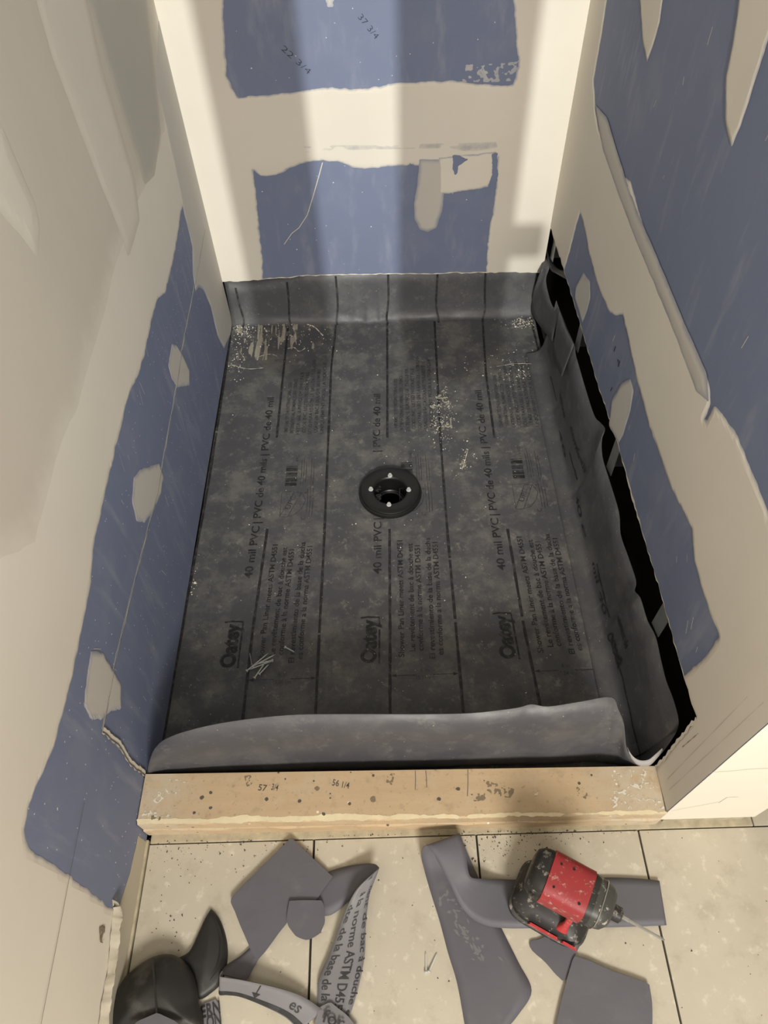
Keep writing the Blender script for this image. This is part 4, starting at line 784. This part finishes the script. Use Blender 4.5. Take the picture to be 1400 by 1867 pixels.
for l in (-1, 1):
    for k in range(3): box_ = loft('vent_slot', [(-.058+.006*k, l*.0365, zh+.006, .0016, .010), (-.0555+.006*k, l*.0365, zh+.006, .0016, .010)], M['abs'], mh, 10)
for a, l in ((-.030, -.018), (-.010, .020), (.012, -.022), (-.030, .018)):
    p = W(a, l, zh+.0395-abs(l)*.06); bm = bmesh.new(); bmesh.ops.create_cone(bm, cap_ends=True, segments=10, radius1=.0024, radius2=.002, depth=.003, matrix=Matrix.Translation(p)); me = bpy.data.meshes.new('housing_screw'); bm.to_mesh(me); bm.free(); link('housing_screw', me, M['abs'], tool)
vloft('handle', [(.045, -.018, 0, .030, .020), (.060, -.020, 0, .022, .0165), (.090, -.022, 0, .019, .016), (.118, -.022, 0, .024, .018), (.130, -.02, 0, .03, .02)], M['black'], tool)
vloft('trigger', [(.092, .006, 0, .008, .008), (.100, .010, 0, .010, .009), (.116, .010, 0, .010, .009), (.122, .006, 0, .008, .008)], M['redb'], tool)
bt_ = vloft('battery', [(.0075, -.010, -.006, .061, .045), (.010, -.010, -.006, .066, .050), (.030, -.010, -.006, .067, .051), (.035, -.010, -.006, .064, .048)], M['black'], tool, 36, 4.5)
vloft('foot_plate', [(.0345, -.008, -.006, .064, .048), (.038, -.008, -.006, .066, .049), (.052, -.010, -.006, .064, .047), (.066, -.014, -.002, .046, .032)], M['black'], tool, 36, 4.0)
vloft('scuffed_rim', [(.0330, -.009, -.006, .0660, .0500), (.0345, -.009, -.006, .0680, .0522), (.0362, -.009, -.006, .0660, .0500)], M['grey'], tool, 36, 4.5)
for a0, a1, z0, z1 in ((-.036, .018, .040, .054), (.022, .050, .040, .052)):
    for l in (-1,):
        v = [W(a, l*.0545+dl, z) for dl in (0, l*.0030) for a, z in ((a0, z0), (a1, z0), (a1-.004, z1), (a0+.003, z1))]
        mesh('red_latch', v, [[0, 1, 2, 3], [7, 6, 5, 4], [0, 4, 5, 1], [1, 5, 6, 2], [2, 6, 7, 3], [3, 7, 4, 0]], M['redb'], bt_)
vloft('side_post', [(.058, .016, -.040, .010, .006), (.080, .018, -.034, .005, .0045), (.13, .016, -.028, .006, .006)], M['redb'], tool, 12)

# ================================================================== DEBRIS
def crumbs(name, pts, sizes, mat, label, cat):
    v = []; f = []
    for (x, y, z), s in zip(pts, sizes):
        b = len(v); q = RNG.normal(size=(4, 3)); 
        t = np.array([(1, 0, -.4), (-.5, .87, -.4), (-.5, -.87, -.4), (0, 0, .8)])+q*.25
        an = random.uniform(0, 6); c, sn = math.cos(an), math.sin(an)
        for p in t: v.append((x+s*(p[0]*c-p[1]*sn), y+s*(p[0]*sn+p[1]*c), z+s*(p[2]+.35)))
        f += [[b, b+1, b+3], [b+1, b+2, b+3], [b+2, b, b+3], [b, b+2, b+1]]
    o = mesh(name, v, f, mat); tag(o, label, cat, None, 'stuff'); return o
pts = []; sz = []
for (a, b, sa, sb, n, s) in ((450, 600, 25, 12, 260, 1.3), (430, 640, 10, 25, 120, 1.2), (520, 610, 45, 16, 130, 1.4), (955, 588, 16, 6, 190, 1.3), (805, 765, 14, 26, 220, 1.1), (905, 665, 50, 22, 90, 1.1), (845, 830, 10, 20, 40, 1.2), (960, 670, 20, 20, 70, 1.2), (700, 1150, 300, 110, 130, .9), (700, 850, 250, 130, 160, .9), (345, 1045, 5, 16, 50, 1.4), (1170, 1245, 30, 18, 0, 1)):
    for i in range(n):
        q = at(random.gauss(a, sa), random.gauss(b, sb), 2, ZL)
        if -.466 < q[0] < .468 and .06 < q[1] < 1.395 and math.hypot(q[0]-cx, q[1]-cy) > .085: pts.append((q[0], q[1], lzf(q[0], q[1])+.0006)); sz.append(abs(random.gauss(0, .0008))*s+.0005)
crumbs('plaster_crumbs', pts, sz, M['crumb'], 'pale plaster crumbs scattered over the grey shower liner', 'debris')
pts = []; sz = []
for (a, b, sa, sb, n) in ((330, 1540, 50, 14, 60), (500, 1545, 60, 14, 60), (620, 1519, 70, 2.5, 150), (480, 1521, 60, 2, 80), (950, 1516, 110, 2.5, 90), (950, 1530, 60, 20, 130), (900, 1550, 60, 30, 60), (340, 1570, 60, 30, 40), (300, 1680, 25, 30, 20), (700, 1700, 400, 120, 60), (350, 1523, 80, 2, 60)):
    for i in range(n):
        q = at(random.gauss(a, sa), random.gauss(b, sb), 2, 0)
        if -.46 < q[0] < .6 and -.38 < q[1] < -.0955: pts.append((q[0], q[1], 0.0)); sz.append(abs(random.gauss(0, .0009))+.0005)
crumbs('dark_grit', pts, sz, M['crumb_dark'], 'dark grit scattered on the cream floor tiles below the curb', 'debris')
# splashes of plaster on the liner
for k, (poly, thr, sc) in enumerate((([(425, 588), (500, 583), (590, 588), (585, 640), (520, 650), (425, 665)], 0.10, 26), ([(430, 580), (560, 580), (590, 612), (560, 618), (500, 598), (430, 605)], -0.05, 40), ([(925, 577), (972, 576), (972, 598), (930, 596)], -0.05, 60), ([(785, 735), (815, 700), (825, 780), (800, 800), (785, 795)], 0.08, 50), ([(838, 850), (850, 815), (856, 815), (848, 858)], -0.0, 60), ([(350, 1010), (364, 1010), (358, 1070), (346, 1072)], 0.0, 60))):
    sp_ = field('plaster_splash', [(max(a, -.466), b) for a, b in pxf(poly, ZL)], lambda a, b, h: (a, b, lzf(a, b)+.0008+h), .0022, M['dusting'], liner, 0.0, 1, lambda x, y, d: np.clip(d, 0, .0008), 300+k, lambda X, Y, S: np.minimum(S, .006*(fbm(X*sc*5, Y*sc*5, 310+k)+.7*fbm(X*sc, Y*sc, 320+k)-thr-.18)))
    if sp_: sp_['kind'] = 'stuff'
for k, (pts_, wd) in enumerate((([(500, 589), (525, 591), (548, 589), (570, 591)], .004), ([(560, 594), (574, 598), (588, 611)], .0045), ([(524, 635), (536, 633), (545, 640), (557, 634)], .003), ([(452, 596), (470, 590), (500, 589)], .003), ([(470, 650), (492, 645), (505, 649)], .0025), ([(842, 856), (848, 838), (853, 818)], .0025), ([(533, 590), (538, 612), (540, 628)], .002), ([(905, 668), (940, 663), (992, 664)], .0015), ([(420, 664), (450, 672), (480, 670)], .003))):
    stroke('plaster_streak', catmull(pxf(pts_, ZL), 5), lambda t, wd=wd: wd*(.55+.45*math.sin(t*23+wd*4000)), lambda a, b: (a, b, lzf(a, b)+.0018), M['crumb'], liner)
